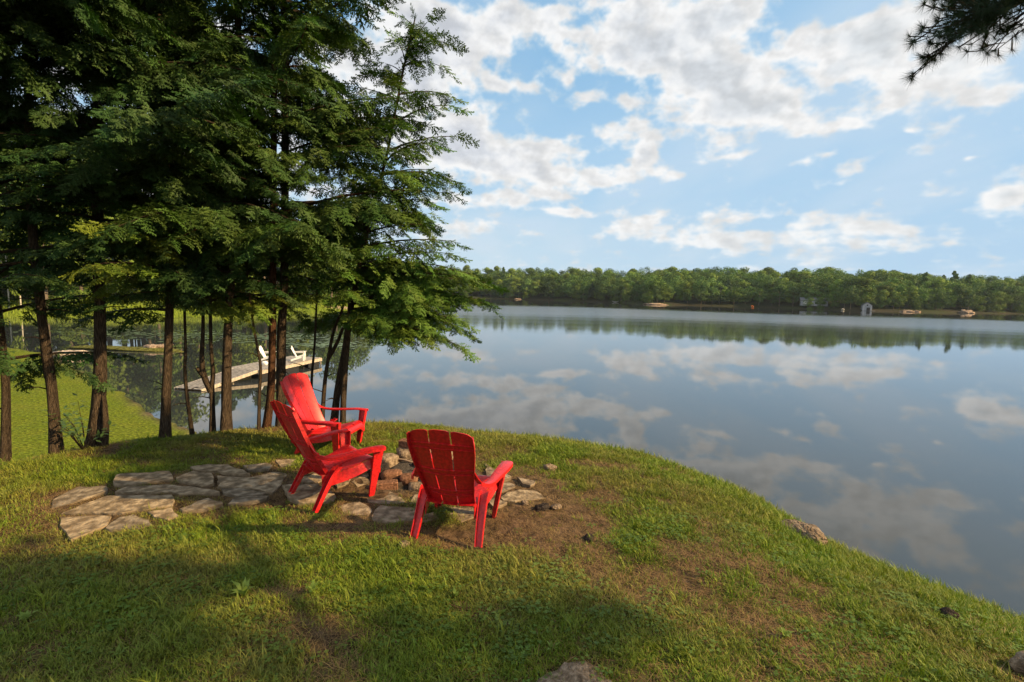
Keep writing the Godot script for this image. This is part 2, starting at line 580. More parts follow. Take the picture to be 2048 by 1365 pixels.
func layout() -> void:
	bare = [[0.25, -4.35, 0.75, 0.75, 1.1], [0.45, -3.8, 0.5, 0.5, 0.6], [0.1, -3.75, 0.5, 0.35, 0.8], [-0.5, -3.6, 0.5, 0.25, 0.8], [0.95, -5.35, 0.45, 0.22, 0.9], [0.75, -2.9, 0.45, 0.6, 0.3], [0.3, -4.95, 0.6, 0.4, 0.6],
		[-0.95, -4.6, 1.2, 0.75, 0.9], [-2.9, -4.2, 1.15, 0.65, 1.0], [-2.3, -4.6, 1.2, 0.5, 0.7], [-1.1, -3.75, 0.7, 0.22, 0.7], [-3.5, -4.0, 0.6, 0.5, 0.5], [-3.4, -3.35, 0.4, 0.2, 0.5], [-0.9, -2.55, 0.35, 0.2, 0.45], [-2.2, -2.9, 0.4, 0.2, 0.4],
		[0.45, -2.2, 0.5, 0.25, 0.4], [-3.4, -6.4, 0.9, 0.3, 0.8], [-5.0, -5.4, 0.9, 0.5, 0.8], [1.3, -3.4, 0.25, 0.15, 0.35]]
	stones = [
		[Vector2(-3.49, -3.76), Vector2(-3.13, -3.79), Vector2(-3.03, -3.63), Vector2(-3.11, -3.41), Vector2(-3.37, -3.61)],
		[Vector2(-3.01, -3.58), Vector2(-3.05, -3.77), Vector2(-2.98, -3.83), Vector2(-2.81, -3.75), Vector2(-2.72, -3.67), Vector2(-2.78, -3.61), Vector2(-2.94, -3.55)],
		[Vector2(-2.88, -3.86), Vector2(-2.76, -3.94), Vector2(-2.61, -3.82), Vector2(-2.65, -3.75), Vector2(-2.77, -3.77)],
		[Vector2(-3.54, -3.80), Vector2(-3.51, -3.98), Vector2(-3.46, -4.16), Vector2(-2.93, -4.20), Vector2(-2.78, -4.0), Vector2(-2.92, -3.90), Vector2(-3.08, -3.82), Vector2(-3.35, -3.82)],
		[Vector2(-3.85, -4.06), Vector2(-3.84, -4.33), Vector2(-3.62, -4.35), Vector2(-3.52, -4.25), Vector2(-3.59, -4.13), Vector2(-3.62, -3.99), Vector2(-3.70, -3.91)],
		[Vector2(-3.59, -4.39), Vector2(-3.71, -4.56), Vector2(-3.74, -4.63), Vector2(-3.33, -4.77), Vector2(-3.17, -4.55), Vector2(-3.33, -4.46), Vector2(-3.48, -4.39)],
		[Vector2(-3.44, -4.24), Vector2(-3.46, -4.35), Vector2(-3.12, -4.42), Vector2(-2.88, -4.38), Vector2(-2.54, -4.26), Vector2(-2.86, -4.21), Vector2(-2.96, -4.24), Vector2(-3.36, -4.22)],
		[Vector2(-2.79, -4.66), Vector2(-2.49, -4.65), Vector2(-2.35, -4.84), Vector2(-2.18, -4.80), Vector2(-2.13, -4.5), Vector2(-2.12, -4.34), Vector2(-2.41, -4.41), Vector2(-2.63, -4.42)],
		[Vector2(-3.16, -4.60), Vector2(-3.11, -4.76), Vector2(-2.89, -4.73), Vector2(-2.73, -4.50), Vector2(-2.82, -4.44), Vector2(-3.06, -4.49)],
		[Vector2(-3.22, -4.90), Vector2(-3.08, -4.97), Vector2(-2.87, -4.94), Vector2(-2.63, -4.80), Vector2(-2.52, -4.72), Vector2(-2.66, -4.69), Vector2(-2.89, -4.77), Vector2(-3.12, -4.81)],
		[Vector2(-2.59, -4.37), Vector2(-2.43, -4.39), Vector2(-2.17, -4.32), Vector2(-2.18, -4.27), Vector2(-2.35, -4.22), Vector2(-2.52, -4.27)],
		[Vector2(-2.68, -3.94), Vector2(-2.59, -4.14), Vector2(-2.45, -4.08), Vector2(-2.39, -4.03), Vector2(-2.47, -3.95), Vector2(-2.63, -3.88)],
		[Vector2(-2.39, -4.17), Vector2(-2.32, -4.21), Vector2(-2.1, -4.24), Vector2(-2.09, -4.19), Vector2(-2.25, -4.08), Vector2(-2.35, -4.06)],
		[Vector2(-2.72, -4.97), Vector2(-2.53, -5.05), Vector2(-2.42, -4.98), Vector2(-2.41, -4.87), Vector2(-2.59, -4.83)],
		[Vector2(-2.08, -4.48), Vector2(-1.79, -4.54), Vector2(-1.53, -4.29), Vector2(-1.51, -4.16), Vector2(-1.77, -4.11), Vector2(-1.93, -4.23)],
		[Vector2(-1.45, -4.09), Vector2(-1.27, -4.17), Vector2(-1.14, -4.04), Vector2(-1.14, -3.92), Vector2(-1.33, -3.94)],
		[Vector2(-1.36, -4.39), Vector2(-1.20, -4.56), Vector2(-0.91, -4.23), Vector2(-0.91, -4.16), Vector2(-1.10, -4.15), Vector2(-1.21, -4.19)],
		[Vector2(-1.1, -3.88), Vector2(-1.09, -4.09), Vector2(-0.76, -4.08), Vector2(-0.74, -3.85), Vector2(-0.92, -3.78), Vector2(-1.06, -3.81)],
		[Vector2(-0.71, -3.96), Vector2(-0.60, -4.01), Vector2(-0.54, -3.86), Vector2(-0.68, -3.81)],
		[Vector2(-0.62, -4.13), Vector2(-0.30, -4.11), Vector2(-0.24, -3.99), Vector2(-0.37, -3.83), Vector2(-0.46, -3.93)],
		[Vector2(-0.85, -4.33), Vector2(-0.75, -4.37), Vector2(-0.67, -4.16), Vector2(-0.83, -4.14)],
		[Vector2(-1.50, -4.62), Vector2(-1.43, -4.95), Vector2(-1.33, -4.62), Vector2(-1.40, -4.48)],
		[Vector2(-1.64, -4.55), Vector2(-1.55, -4.72), Vector2(-1.53, -4.68), Vector2(-1.52, -4.58), Vector2(-1.57, -4.47)],
		[Vector2(-0.06, -4.36), Vector2(0.0, -4.46), Vector2(0.10, -4.54), Vector2(0.27, -4.52), Vector2(0.33, -4.37), Vector2(0.07, -4.26), Vector2(-0.03, -4.26)],
		[Vector2(-0.17, -4.24), Vector2(-0.10, -4.30), Vector2(-0.01, -4.20), Vector2(-0.12, -4.10)],
		[Vector2(0.08, -4.85), Vector2(0.27, -4.72), Vector2(0.22, -4.62), Vector2(0.13, -4.66)],
		[Vector2(-0.25, -5.24), Vector2(-0.14, -5.01), Vector2(0.04, -4.83), Vector2(-0.05, -4.74), Vector2(-0.22, -4.82)],
		[Vector2(-0.09, -4.67), Vector2(0.01, -4.72), Vector2(0.07, -4.62), Vector2(-0.04, -4.50), Vector2(-0.13, -4.45)],
		[Vector2(-1.46, -5.37), Vector2(-1.31, -5.41), Vector2(-1.23, -5.29), Vector2(-1.38, -5.15)],
		[Vector2(-2.49, -5.17), Vector2(-2.30, -5.23), Vector2(-2.21, -5.02), Vector2(-2.33, -4.96)],
		[Vector2(-2.02, -4.71), Vector2(-1.94, -4.88), Vector2(-1.76, -4.72), Vector2(-1.80, -4.60), Vector2(-1.94, -4.58)]]


func grid_lines(lo: float, hi: float, step: float, far_lo: float, far_hi: float, ratio: float) -> Array:
	var a := []
	var v := lo
	while v < hi:
		a.append(v)
		v += step
	var s := step
	while v < far_hi:
		a.append(v)
		s = minf(s * ratio, 14.0)
		v += s
	v = lo
	s = step
	while v > far_lo:
		s = minf(s * ratio, 14.0)
		v -= s
		a.push_front(v)
	return a


func ground_colour(x: float, z: float, y: float) -> Color:
	var n := patchy.get_noise_2d(x * 0.9, z * 0.9)
	var k := knoll(x, z) if absf(x) < 25.0 and absf(z) < 25.0 else -99.0
	if k > -2.5 and k > y - 0.12:
		var c := cover(x, z)
		var soil := Color(0.115, 0.075, 0.045).lerp(Color(0.15, 0.10, 0.06), clampf(0.5 + n, 0, 1))
		if Vector2(x + 0.93, z + 4.96).length() < 0.55: soil = Color(0.07, 0.06, 0.05)
		return soil.lerp(Color(0.095, 0.095, 0.03), smoothstep(0.25, 0.9, c))
	var s := lake_distance(x, z)
	if s < 0.0: return Color(0.06, 0.05, 0.035)
	if absf(x) + absf(z) < 100.0 and z > -45.0 - 0.2 * x:
		return Color(0.16, 0.12, 0.08).lerp(Color(0.14, 0.19, 0.015).lerp(Color(0.18, 0.21, 0.02), clampf(0.5 + 1.2 * n, 0, 1)), smoothstep(-0.1, 0.35, s + 0.5 * n))
	if absf(x) + absf(z) < 260.0:
		return Color(0.17, 0.24, 0.025).lerp(Color(0.035, 0.045, 0.02), smoothstep(24.0, 34.0, s))
	return Color(0.05, 0.065, 0.02).lerp(Color(0.02, 0.03, 0.012), smoothstep(2.0, 9.0, s))


func ground() -> void:
	var xs := grid_lines(-6.5, 5.5, 0.13, -620.0, 560.0, 1.05)
	var zs := grid_lines(-8.0, -0.6, 0.13, -560.0, 80.0, 1.05)
	var nx := xs.size()
	var nz := zs.size()
	var v := PackedVector3Array()
	var c := PackedColorArray()
	var n := PackedVector3Array()
	var idx := PackedInt32Array()
	for j in nz:
		for i in nx:
			var x: float = xs[i]
			var z: float = zs[j]
			var y := ground_h(x, z)
			v.append(Vector3(x, y, z))
			c.append(ground_colour(x, z, y))
	for j in nz:
		for i in nx:
			var i0 := maxi(i - 1, 0)
			var i1 := mini(i + 1, nx - 1)
			var j0 := maxi(j - 1, 0)
			var j1 := mini(j + 1, nz - 1)
			var dx := v[j * nx + i1] - v[j * nx + i0]
			var dz := v[j1 * nx + i] - v[j0 * nx + i]
			n.append(dz.cross(dx).normalized())
	for j in nz - 1:
		for i in nx - 1:
			var k := j * nx + i
			for q in [k, k + 1, k + nx + 1, k, k + nx + 1, k + nx]: idx.append(q)
	var arr := []
	arr.resize(Mesh.ARRAY_MAX)
	arr[Mesh.ARRAY_VERTEX] = v
	arr[Mesh.ARRAY_NORMAL] = n
	arr[Mesh.ARRAY_COLOR] = c
	arr[Mesh.ARRAY_INDEX] = idx
	var mesh := ArrayMesh.new()
	mesh.add_surface_from_arrays(Mesh.PRIMITIVE_TRIANGLES, arr)
	tag(put("ground", mesh, M.ground), "grassy knoll sloping down to the lake and the low lawn beside it", "", "", "structure")


func water() -> void:
	var waves := FastNoiseLite.new()
	waves.seed = 77
	waves.frequency = 0.012
	waves.fractal_octaves = 4
	var t := NoiseTexture2D.new()
	t.width = 1024
	t.height = 1024
	t.seamless = true
	t.noise = waves
	t.as_normal_map = true
	t.bump_strength = 6.0
	# strips at rising distance from the knoll: calm, ruffled by the breeze, calm again under the far woods
	var edge := [60.0, -24.0, -34.0, -44.0, -54.0, -64.0, -74.0, -84.0, -94.0, -104.0, -150.0, -162.0, -175.0, -195.0, -500.0]
	var bumps := [0.005, 0.006, 0.008, 0.012, 0.02, 0.03, 0.04, 0.055, 0.075, 0.10, 0.10, 0.07, 0.03, 0.012]
	var rough := [0.01, 0.012, 0.015, 0.025, 0.045, 0.06, 0.085, 0.12, 0.17, 0.22, 0.22, 0.15, 0.06, 0.03]
	var mesh := ArrayMesh.new()
	var cols := 60
	for s in rough.size():
		var m := mat(Color(0.028, 0.034, 0.036), rough[s], 0.5)
		m.normal_enabled = true
		m.normal_texture = t
		m.normal_scale = bumps[s]
		m.uv1_scale = Vector3(0.10, 0.5, 1)
		var st := new_st()
		for i in cols:
			var q := []
			for e in [[i, s], [i + 1, s], [i + 1, s + 1], [i, s + 1]]:
				var x := lerpf(-620.0, 560.0, float(e[0]) / cols)
				var zz: float = edge[e[1]]
				if e[1] > 0 and e[1] < edge.size() - 1:
					zz = zz * (1.0 + 0.05 * sin(x * 0.021 + 1.0) + 0.04 * sin(x * 0.057)) + 0.09 * x * clampf(-zz / 150.0, 0, 1)
				q.append(Vector3(x, WATER, zz))
			for k in [0, 3, 2, 0, 2, 1]:
				st.set_uv(Vector2(q[k].x, q[k].z))
				st.set_normal(Vector3.UP)
				st.add_vertex(q[k])
		st.generate_tangents()
		st.set_material(m)
		mesh = st.commit(mesh)
	var o := MeshInstance3D.new()
	o.mesh = mesh
	o.name = "water"
	add_child(o)
	tag(o, "calm lake mirroring the clouds", "", "", "structure")


# ---------------------------------------------------------------- flagstones and fire pit

func patio() -> void:
	var root := Node3D.new()
	root.name = "flagstone_patio"
	add_child(root)
	tag(root, "irregular flagstones laid in the turf round the fire pit", "", "", "structure")
	var r := RandomNumberGenerator.new()
	r.seed = 5
	var seen_n := 0
	for outline in stones:
		var mid := Vector2.ZERO
		for p in outline: mid += p
		mid /= outline.size()
		# edges broken into short uneven runs
		var rim := []
		for i in outline.size():
			var a: Vector2 = outline[i]
			var b: Vector2 = outline[(i + 1) % outline.size()]
			var k := maxi(2, int(a.distance_to(b) / 0.07))
			for q in k:
				var p := a.lerp(b, float(q) / k)
				p += Vector2(bump.get_noise_2d(p.x * 9.0, p.y * 9.0), bump.get_noise_2d(p.x * 9.0 + 30.0, p.y * 9.0)) * 0.03
				rim.append(mid + (p - mid) * 1.012)
		var tilt := Vector2(r.randf_range(-0.03, 0.03), r.randf_range(-0.03, 0.03))
		var lift := r.randf_range(0.012, 0.03)
		var st := new_st(false)
		var n := rim.size()
		var top := []
		var mids := []
		var low := []
		for p in rim:
			var y := lift + tilt.dot(p - mid)
			var h := 0.004 * bump.get_noise_2d(p.x * 6.0, p.y * 6.0)
			var inner: Vector2 = mid + (p - mid) * 0.985
			top.append(on_flat(inner, y + h))
			mids.append(on_flat(p, y - 0.008 + h))
			low.append(on_flat(mid + (p - mid) * 0.99, -0.05))
		st.set_smooth_group(1)
		var inner_ring := []
		for p in rim: 
			var q: Vector2 = mid + (p - mid) * 0.5
			inner_ring.append(on_flat(q, lift + tilt.dot(q - mid) + 0.005 * bump.get_noise_2d(q.x * 5.0, q.y * 5.0)))
		var c := on_flat(mid, lift)
		for i in n:
			var k := (i + 1) % n
			for q in [c, inner_ring[i], inner_ring[k]]: st.add_vertex(q)
			quad(st, inner_ring[i], top[i], top[k], inner_ring[k])
		st.set_smooth_group(-1)
		for i in n:
			var k := (i + 1) % n
			quad(st, top[i], mids[i], mids[k], top[k])
			quad(st, mids[i], low[i], low[k], mids[k])
		build("flagstone", st, M["flag_%d" % r.randi_range(0, 3)], root)
		seen_n += 1


func on_flat(p: Vector2, up: float) -> Vector3:
	return Vector3(p.x, 0.0 + up, p.y)


func fire_pit() -> void:
	var root := thing("fire_pit", "round fire pit ring of rough stone blocks and sooty bricks between the red chairs", "fire pit", Vector3(-0.93, 0, -4.96))
	var r := RandomNumberGenerator.new()
	r.seed = 12
	# lower ring of rough blocks, upper course broken, bricks laid on top
	for i in 11:
		var a := TAU * i / 11.0 + 0.2
		var st := new_st()
		lump(st, Vector3(r.randf_range(0.15, 0.19), r.randf_range(0.10, 0.13), 0.24), 30 + i, 0.88, 0.10)
		var m: Material = [M.tan_block, M.brick, M.soot, M.tan_block][r.randi_range(0, 3)]
		var o := build("stone_block", st, m, root)
		o.position = Vector3(sin(a) * 0.38, -0.015, cos(a) * 0.38)
		o.rotation = Vector3(r.randf_range(-0.1, 0.1), a + r.randf_range(-0.15, 0.15), r.randf_range(-0.12, 0.12))
	for d in [[-0.33, 0.155, -0.08, 0.2, 0.13, 0.17, 1.1, 0], [-0.19, 0.155, -0.30, 0.17, 0.13, 0.2, 0.5, 0], [0.02, 0.15, -0.38, 0.2, 0.12, 0.17, 0.1, 0], [0.22, 0.15, -0.32, 0.18, 0.12, 0.18, -0.6, 0], [-0.36, 0.14, 0.14, 0.17, 0.11, 0.2, 1.9, 2], [-0.2, 0.13, 0.26, 0.2, 0.1, 0.11, 0.35, 1], [-0.02, 0.12, 0.32, 0.18, 0.1, 0.12, 0.2, 1], [0.2, 0.13, 0.3, 0.17, 0.12, 0.16, -0.5, 1], [0.36, 0.14, 0.02, 0.17, 0.12, 0.18, -1.5, 2]]:
		var st := new_st()
		lump(st, Vector3(d[3], d[4], d[5]), 70 + int(d[0] * 50.0), 0.9, 0.09)
		var o := build("stone_block", st, [M.tan_block, M.brick, M.soot][d[7]], root)
		o.position = Vector3(d[0], d[1] - 0.075, d[2])
		o.rotation.y = d[6]
	for d in [[-0.17, 0.18, -0.36, -0.3], [0.07, 0.175, -0.40, -0.1], [-0.2, 0.03, 0.46, 0.3]]:
		var st := new_st(false)
		brick_shape(st, Vector3(0.2, 0.09, 0.1))
		var o := build("brick", st, M.brick, root)
		o.position = Vector3(d[0], d[1], d[2])
		o.rotation.y = d[3]
	var ash := new_st()
	lump(ash, Vector3(0.62, 0.12, 0.62), 99, 0.2, 0.15, 18, 8)
	var ao := build("ash_bed", ash, M.ash, root)
	ao.position = Vector3(0, 0.0, 0)
	for i in 9:
		var st := new_st()
		var a := r.randf() * TAU
		var p := Vector3(r.randf_range(-0.2, 0.2), 0.075, r.randf_range(-0.15, 0.2))
		var dir := Vector3(cos(a), r.randf_range(0.0, 0.25), sin(a)) * r.randf_range(0.07, 0.16)
		tube(st, [p - dir, p + Vector3(0, 0.01, 0), p + dir], 0.013, 0.008, 6)
		build("charred_stick", st, [M.char, M.stick][i % 2], root)


func brick_shape(st: SurfaceTool, s: Vector3) -> void:
	# a brick with worn edges
	var b := 0.008
	var h := s / 2.0
	for axis in 3:
		for sgn in [-1.0, 1.0]:
			var u := (axis + 1) % 3
			var w := (axis + 2) % 3
			var p := []
			for q in [[-1, -1], [1, -1], [1, 1], [-1, 1]]:
				var v := Vector3.ZERO
				v[axis] = sgn * h[axis]
				v[u] = q[0] * (h[u] - b)
				v[w] = q[1] * (h[w] - b)
				p.append(v)
			if sgn > 0: quad(st, p[0], p[3], p[2], p[1])
			else: quad(st, p[0], p[1], p[2], p[3])
	for axis in 3:
		var u := (axis + 1) % 3
		var w := (axis + 2) % 3
		for a in [-1.0, 1.0]:
			for c in [-1.0, 1.0]:
				var q := []
				for e in [[-1.0, 0], [1.0, 0], [1.0, 1], [-1.0, 1]]:
					var v := Vector3.ZERO
					v[axis] = e[0] * (h[axis] - b)
					v[u] = a * (h[u] if e[1] == 0 else h[u] - b)
					v[w] = c * (h[w] - b if e[1] == 0 else h[w])
					q.append(v)
				if a * c > 0: quad(st, q[0], q[1], q[2], q[3])
				else: quad(st, q[3], q[2], q[1], q[0])
	for a in [-1.0, 1.0]:
		for c in [-1.0, 1.0]:
			for e in [-1.0, 1.0]:
				st.add_vertex(Vector3(a * h.x, c * (h.y - b), e * (h.z - b)))
				st.add_vertex(Vector3(a * (h.x - b), c * h.y, e * (h.z - b)))
				st.add_vertex(Vector3(a * (h.x - b), c * (h.y - b), e * h.z))


# ---------------------------------------------------------------- red chairs

# the seat back, u from the seat up, v from one side to the other (-1..1); the sitter's side is hollow
func back_point(u: float, v: float) -> Vector3:
	var half := lerpf(0.176, 0.233, smoothstep(0.0, 0.85, u)) - 0.004 * smoothstep(0.85, 1.0, u)
	var top := 1.0 - 0.045 * v * v * smoothstep(0.6, 1.0, u) - 0.02 * pow(absf(v), 8.0) * smoothstep(0.85, 1.0, u)
	var y := 0.265 + 0.64 * u * top
	var z := 0.15 + 0.29 * u * top + 0.02 * sin(u * PI) - 0.055 * v * v * (1.0 - 0.5 * u)
	return Vector3(v * half, y, z)


func seat_point(u: float, v: float) -> Vector3:      # u from the back to the front edge
	var half := lerpf(0.185, 0.245, u)
	var roll := maxf(0.0, u - 0.86) / 0.14
	return Vector3(v * half, 0.262 + 0.095 * u - 0.025 * sin(u * PI) - 0.03 * roll * roll + 0.008 * v * v, lerpf(0.17, -0.30, u))


func red_chair(called: String, label: String, at: Vector3, az: float, group: String) -> Node3D:
	var t := thing(called, label, "chair", at, deg_to_rad(-az), group)
	var cuts := [-1.0, -0.345, 0.345, 1.0]
	for k in 3:
		var a: float = cuts[k] + (0.0 if k == 0 else 0.022)
		var b: float = cuts[k + 1] - (0.0 if k == 2 else 0.022)
		var st := new_st()
		slab(st, func(u: float, v: float) -> Vector3:
			var p := back_point(u, lerpf(a, b, v))
			var soft := pow(absf(v * 2.0 - 1.0), 6.0) * 0.007 * smoothstep(0.8, 1.0, u)      # rounded slat corners
			return p - Vector3(0, soft, 0), 22, 6, 0.006)
		build("back_slat", st, M.red, t)
		var ss := new_st()
		slab(ss, func(u: float, v: float) -> Vector3: return seat_point(u, lerpf(a, b, v)), 16, 5, 0.006)
		build("seat_slat", ss, M.red, t)
	for u0 in [0.17, 0.46, 0.80]:
		for e in [-0.032, 0.032]:
			var st := new_st()
			slab(st, func(u: float, v: float) -> Vector3:
				var p := back_point(u0 + e + (u - 0.5) * 0.014, lerpf(-0.97, 0.97, v))
				return p + Vector3(0, -0.002, 0.007), 1, 14, 0.009)
			build("back_rib", st, M.red, t)
		var br := new_st()
		slab(br, func(u: float, v: float) -> Vector3: return back_point(u0 + (u - 0.5) * 0.06, lerpf(-0.4, 0.4, v)) + Vector3(0, 0, 0.004), 1, 8, 0.004)
		build("back_bridge", br, M.red, t)
	for s in [-1.0, 1.0]:
		# rim that runs down the side of the back
		var rim := new_st()
		slab(rim, func(u: float, v: float) -> Vector3:
			var p := back_point(u, s)
			return p + Vector3(s * (0.003 + 0.006 * v), -0.008 * v, 0.032 * v - 0.003), 20, 2, 0.007)
		build("back_rim", rim, M.red, t)
		# armrest: leaves the rim half way up, bends forward and widens into a paddle
		var path := [back_point(0.46, s) + Vector3(s * 0.004, 0.0, 0.012), Vector3(s * 0.245, 0.488, 0.235), Vector3(s * 0.292, 0.456, 0.145), Vector3(s * 0.315, 0.460, -0.05), Vector3(s * 0.333, 0.468, -0.20), Vector3(s * 0.338, 0.463, -0.325)]
		var arm := new_st()
		slab(arm, func(u: float, v: float) -> Vector3:
			var c := curve_point(path, u)
			var w := lerpf(0.042, 0.094, smoothstep(0.25, 0.8, u)) * (1.0 - 0.25 * pow(maxf(0.0, u - 0.9) / 0.1, 2.0))
			var side := Vector3(s, 0, 0).lerp(Vector3(s * 0.55, 0.55, 0.5).normalized(), 1.0 - smoothstep(0.05, 0.35, u))
			return c + side.normalized() * (v - 0.5) * w + Vector3(0, -0.006 * pow(absf(v * 2.0 - 1.0), 3.0), 0), 22, 6, 0.008)
		var arm_part := build("armrest", arm, M.red, t)
		var lip := new_st()
		slab(lip, func(u: float, v: float) -> Vector3:
			var c := curve_point(path, 0.18 + u * 0.82)
			var w := lerpf(0.042, 0.094, smoothstep(0.25, 0.8, 0.18 + u * 0.82)) * (1.0 - 0.25 * pow(maxf(0.0, u * 0.82 - 0.72) / 0.1, 2.0))
			return c + Vector3(s * (w * 0.5 - 0.002), -0.004 - 0.026 * v, 0), 18, 1, 0.005)
		build("armrest_lip", lip, M.red, arm_part)
		# front post and leg in one, narrowing to the foot
		var leg := new_st()
		slab(leg, func(u: float, v: float) -> Vector3:
			var c := Vector3(s * lerpf(0.335, 0.252, u), lerpf(0.458, 0.0, u), lerpf(-0.285, -0.255, u))
			var w := lerpf(0.095, 0.05, u)
			return c + Vector3(0, 0, (v - 0.5) * w), 10, 2, 0.006)
		slab(leg, func(u: float, v: float) -> Vector3:
			var c := Vector3(s * lerpf(0.335, 0.252, u), lerpf(0.458, 0.0, u), lerpf(-0.285, -0.255, u))
			var w := lerpf(0.095, 0.05, u)
			return c + Vector3(-s * v * lerpf(0.055, 0.035, u), 0, -w * 0.5 + 0.004), 10, 1, 0.007)
		slab(leg, func(u: float, v: float) -> Vector3:
			var c := Vector3(s * lerpf(0.335, 0.252, u), lerpf(0.458, 0.0, u), lerpf(-0.285, -0.255, u))
			var w := lerpf(0.095, 0.05, u)
			return c + Vector3(-s * v * 0.02, 0, w * 0.5 - 0.004), 10, 1, 0.006)
		build("front_leg", leg, M.red, t)
		# seat side skirt
		var side := new_st()
		slab(side, func(u: float, v: float) -> Vector3:
			var p := seat_point(u, s)
			return p + Vector3(s * (0.006 + 0.03 * v * u), -0.004 - v * lerpf(0.10, 0.075, u), 0), 14, 2, 0.006)
		build("side_rail", side, M.red, t)
		# rear leg: a channel that splays backwards from the seat side
		var rear := new_st()
		var leg_path := [Vector3(s * 0.236, 0.335, 0.02), Vector3(s * 0.238, 0.27, 0.085), Vector3(s * 0.242, 0.14, 0.165), Vector3(s * 0.25, 0.0, 0.245)]
		slab(rear, func(u: float, v: float) -> Vector3:
			var c := curve_point(leg_path, u)
			return c + Vector3(s * (v - 0.5) * lerpf(0.07, 0.048, u), 0, 0), 12, 2, 0.007)
		for e in [-1.0, 1.0]:
			slab(rear, func(u: float, v: float) -> Vector3:
				var c := curve_point(leg_path, u)
				return c + Vector3(s * e * lerpf(0.07, 0.048, u) * 0.5, v * 0.012, v * lerpf(0.045, 0.026, u) - 0.002), 12, 1, 0.006)
		build("rear_leg", rear, M.red, t)
	# rolled front edge of the seat with an arched lower line
	var apron := new_st()
	slab(apron, func(u: float, v: float) -> Vector3:
		var x := lerpf(-0.285, 0.285, v)
		var q := absf(v * 2.0 - 1.0)
		var drop := lerpf(0.065, 0.12, smoothstep(0.6, 1.0, q))
		return Vector3(x, 0.329 - drop * u - 0.004 * (1.0 - u), -0.298 - 0.022 * sin(u * 2.2)), 4, 20, 0.007)
	build("seat_apron", apron, M.red, t)
	return t


func red_chairs() -> void:
	for d in [
		[Vector3(-0.40, 0.0, -3.77), 11.5, "red plastic chair showing its three-slat back, rear feet on bare soil beside the fire pit"],
		[Vector3(-1.57, 0.02, -4.29), 45.0, "red plastic chair standing on the flagstones, overlapping the red chair behind it"],
		[Vector3(-2.1, -0.05, -5.62), 100.0, "red plastic chair at the grass edge, its sunlit front facing the pit"]]:
		red_chair("adirondack_chair", d[2], d[0], d[1], "red chairs round the fire pit")


# ---------------------------------------------------------------- hemlocks

# a flat drooping spray: a stem along +x with needle-clad twigs on both sides, about one unit long
func spray_mesh(seed_: int) -> ArrayMesh:
	var r := RandomNumberGenerator.new()
	r.seed = seed_
	var st := new_st(false)
	var stem := func(x: float) -> Vector3: return Vector3(x, 0.05 * sin(x * 5.0 + seed_) - 0.26 * x * x, 0.04 * sin(x * 4.0 + seed_ * 2.0))
	strip(st, stem.call(0.0), stem.call(0.5), 0.012, 0.012, Vector3.UP)
	strip(st, stem.call(0.5), stem.call(1.0), 0.035, 0.012, Vector3.UP)
	var n := 11
	for i in n:
		for s in [-1.0, 1.0]:
			var x := 0.06 + 0.92 * (i + r.randf_range(-0.3, 0.3) + (0.25 if s > 0 else -0.25)) / n
			if x < 0.02 or x > 1.0: continue
			var a: Vector3 = stem.call(x)
			var length := (0.12 + 0.42 * pow(1.0 - x, 0.75)) * r.randf_range(0.5, 1.2) * minf(1.0, 0.45 + x * 2.5)
			var ang := deg_to_rad(r.randf_range(42.0, 62.0))
			var dir := Vector3(cos(ang), r.randf_range(-0.5, 0.28), s * sin(ang)).normalized()
			var tip := a + dir * length + Vector3(0, -0.25 * length * length, 0)
			var up := Vector3(r.randf_range(-0.8, 0.8), 1.0, r.randf_range(-0.8, 0.8))
			needle_twig(st, a, tip, 0.042, up)
			if length > 0.2:
				for q in 4:
					var f := 0.25 + 0.18 * q + r.randf_range(-0.04, 0.04)
					var b := a.lerp(tip, f)
					var sa := (1.0 if q % 2 == 0 else -1.0) * deg_to_rad(48.0)
					var d2 := dir.rotated(Vector3.UP, sa)
					needle_twig(st, b, b + d2 * length * 0.42 * (1.1 - f) * 1.4 + Vector3(0, -0.03, 0), 0.036, up)
	st.generate_normals()
	return st.commit()


func strip(st: SurfaceTool, a: Vector3, b: Vector3, w0: float, w1: float, up: Vector3) -> void:
	var side := (b - a).cross(up).normalized()
	quad(st, a - side * w0 / 2, b - side * w1 / 2, b + side * w1 / 2, a + side * w0 / 2)


func needle_twig(st: SurfaceTool, a: Vector3, b: Vector3, w: float, up: Vector3) -> void:
	# lens shape with toothed sides
	var side := (b - a).cross(up).normalized()
	var p := a
	var teeth := 3
	for k in teeth:
		var t1 := float(k + 1) / teeth
		var wide := w * (1.0 - 0.45 * t1)
		var m := a.lerp(b, t1 - 0.12)
		var e := a.lerp(b, t1)
		for q in [p, m + side * wide, e, p, e, m - side * wide]: st.add_vertex(q)
		p = a.lerp(b, t1 - 0.1)


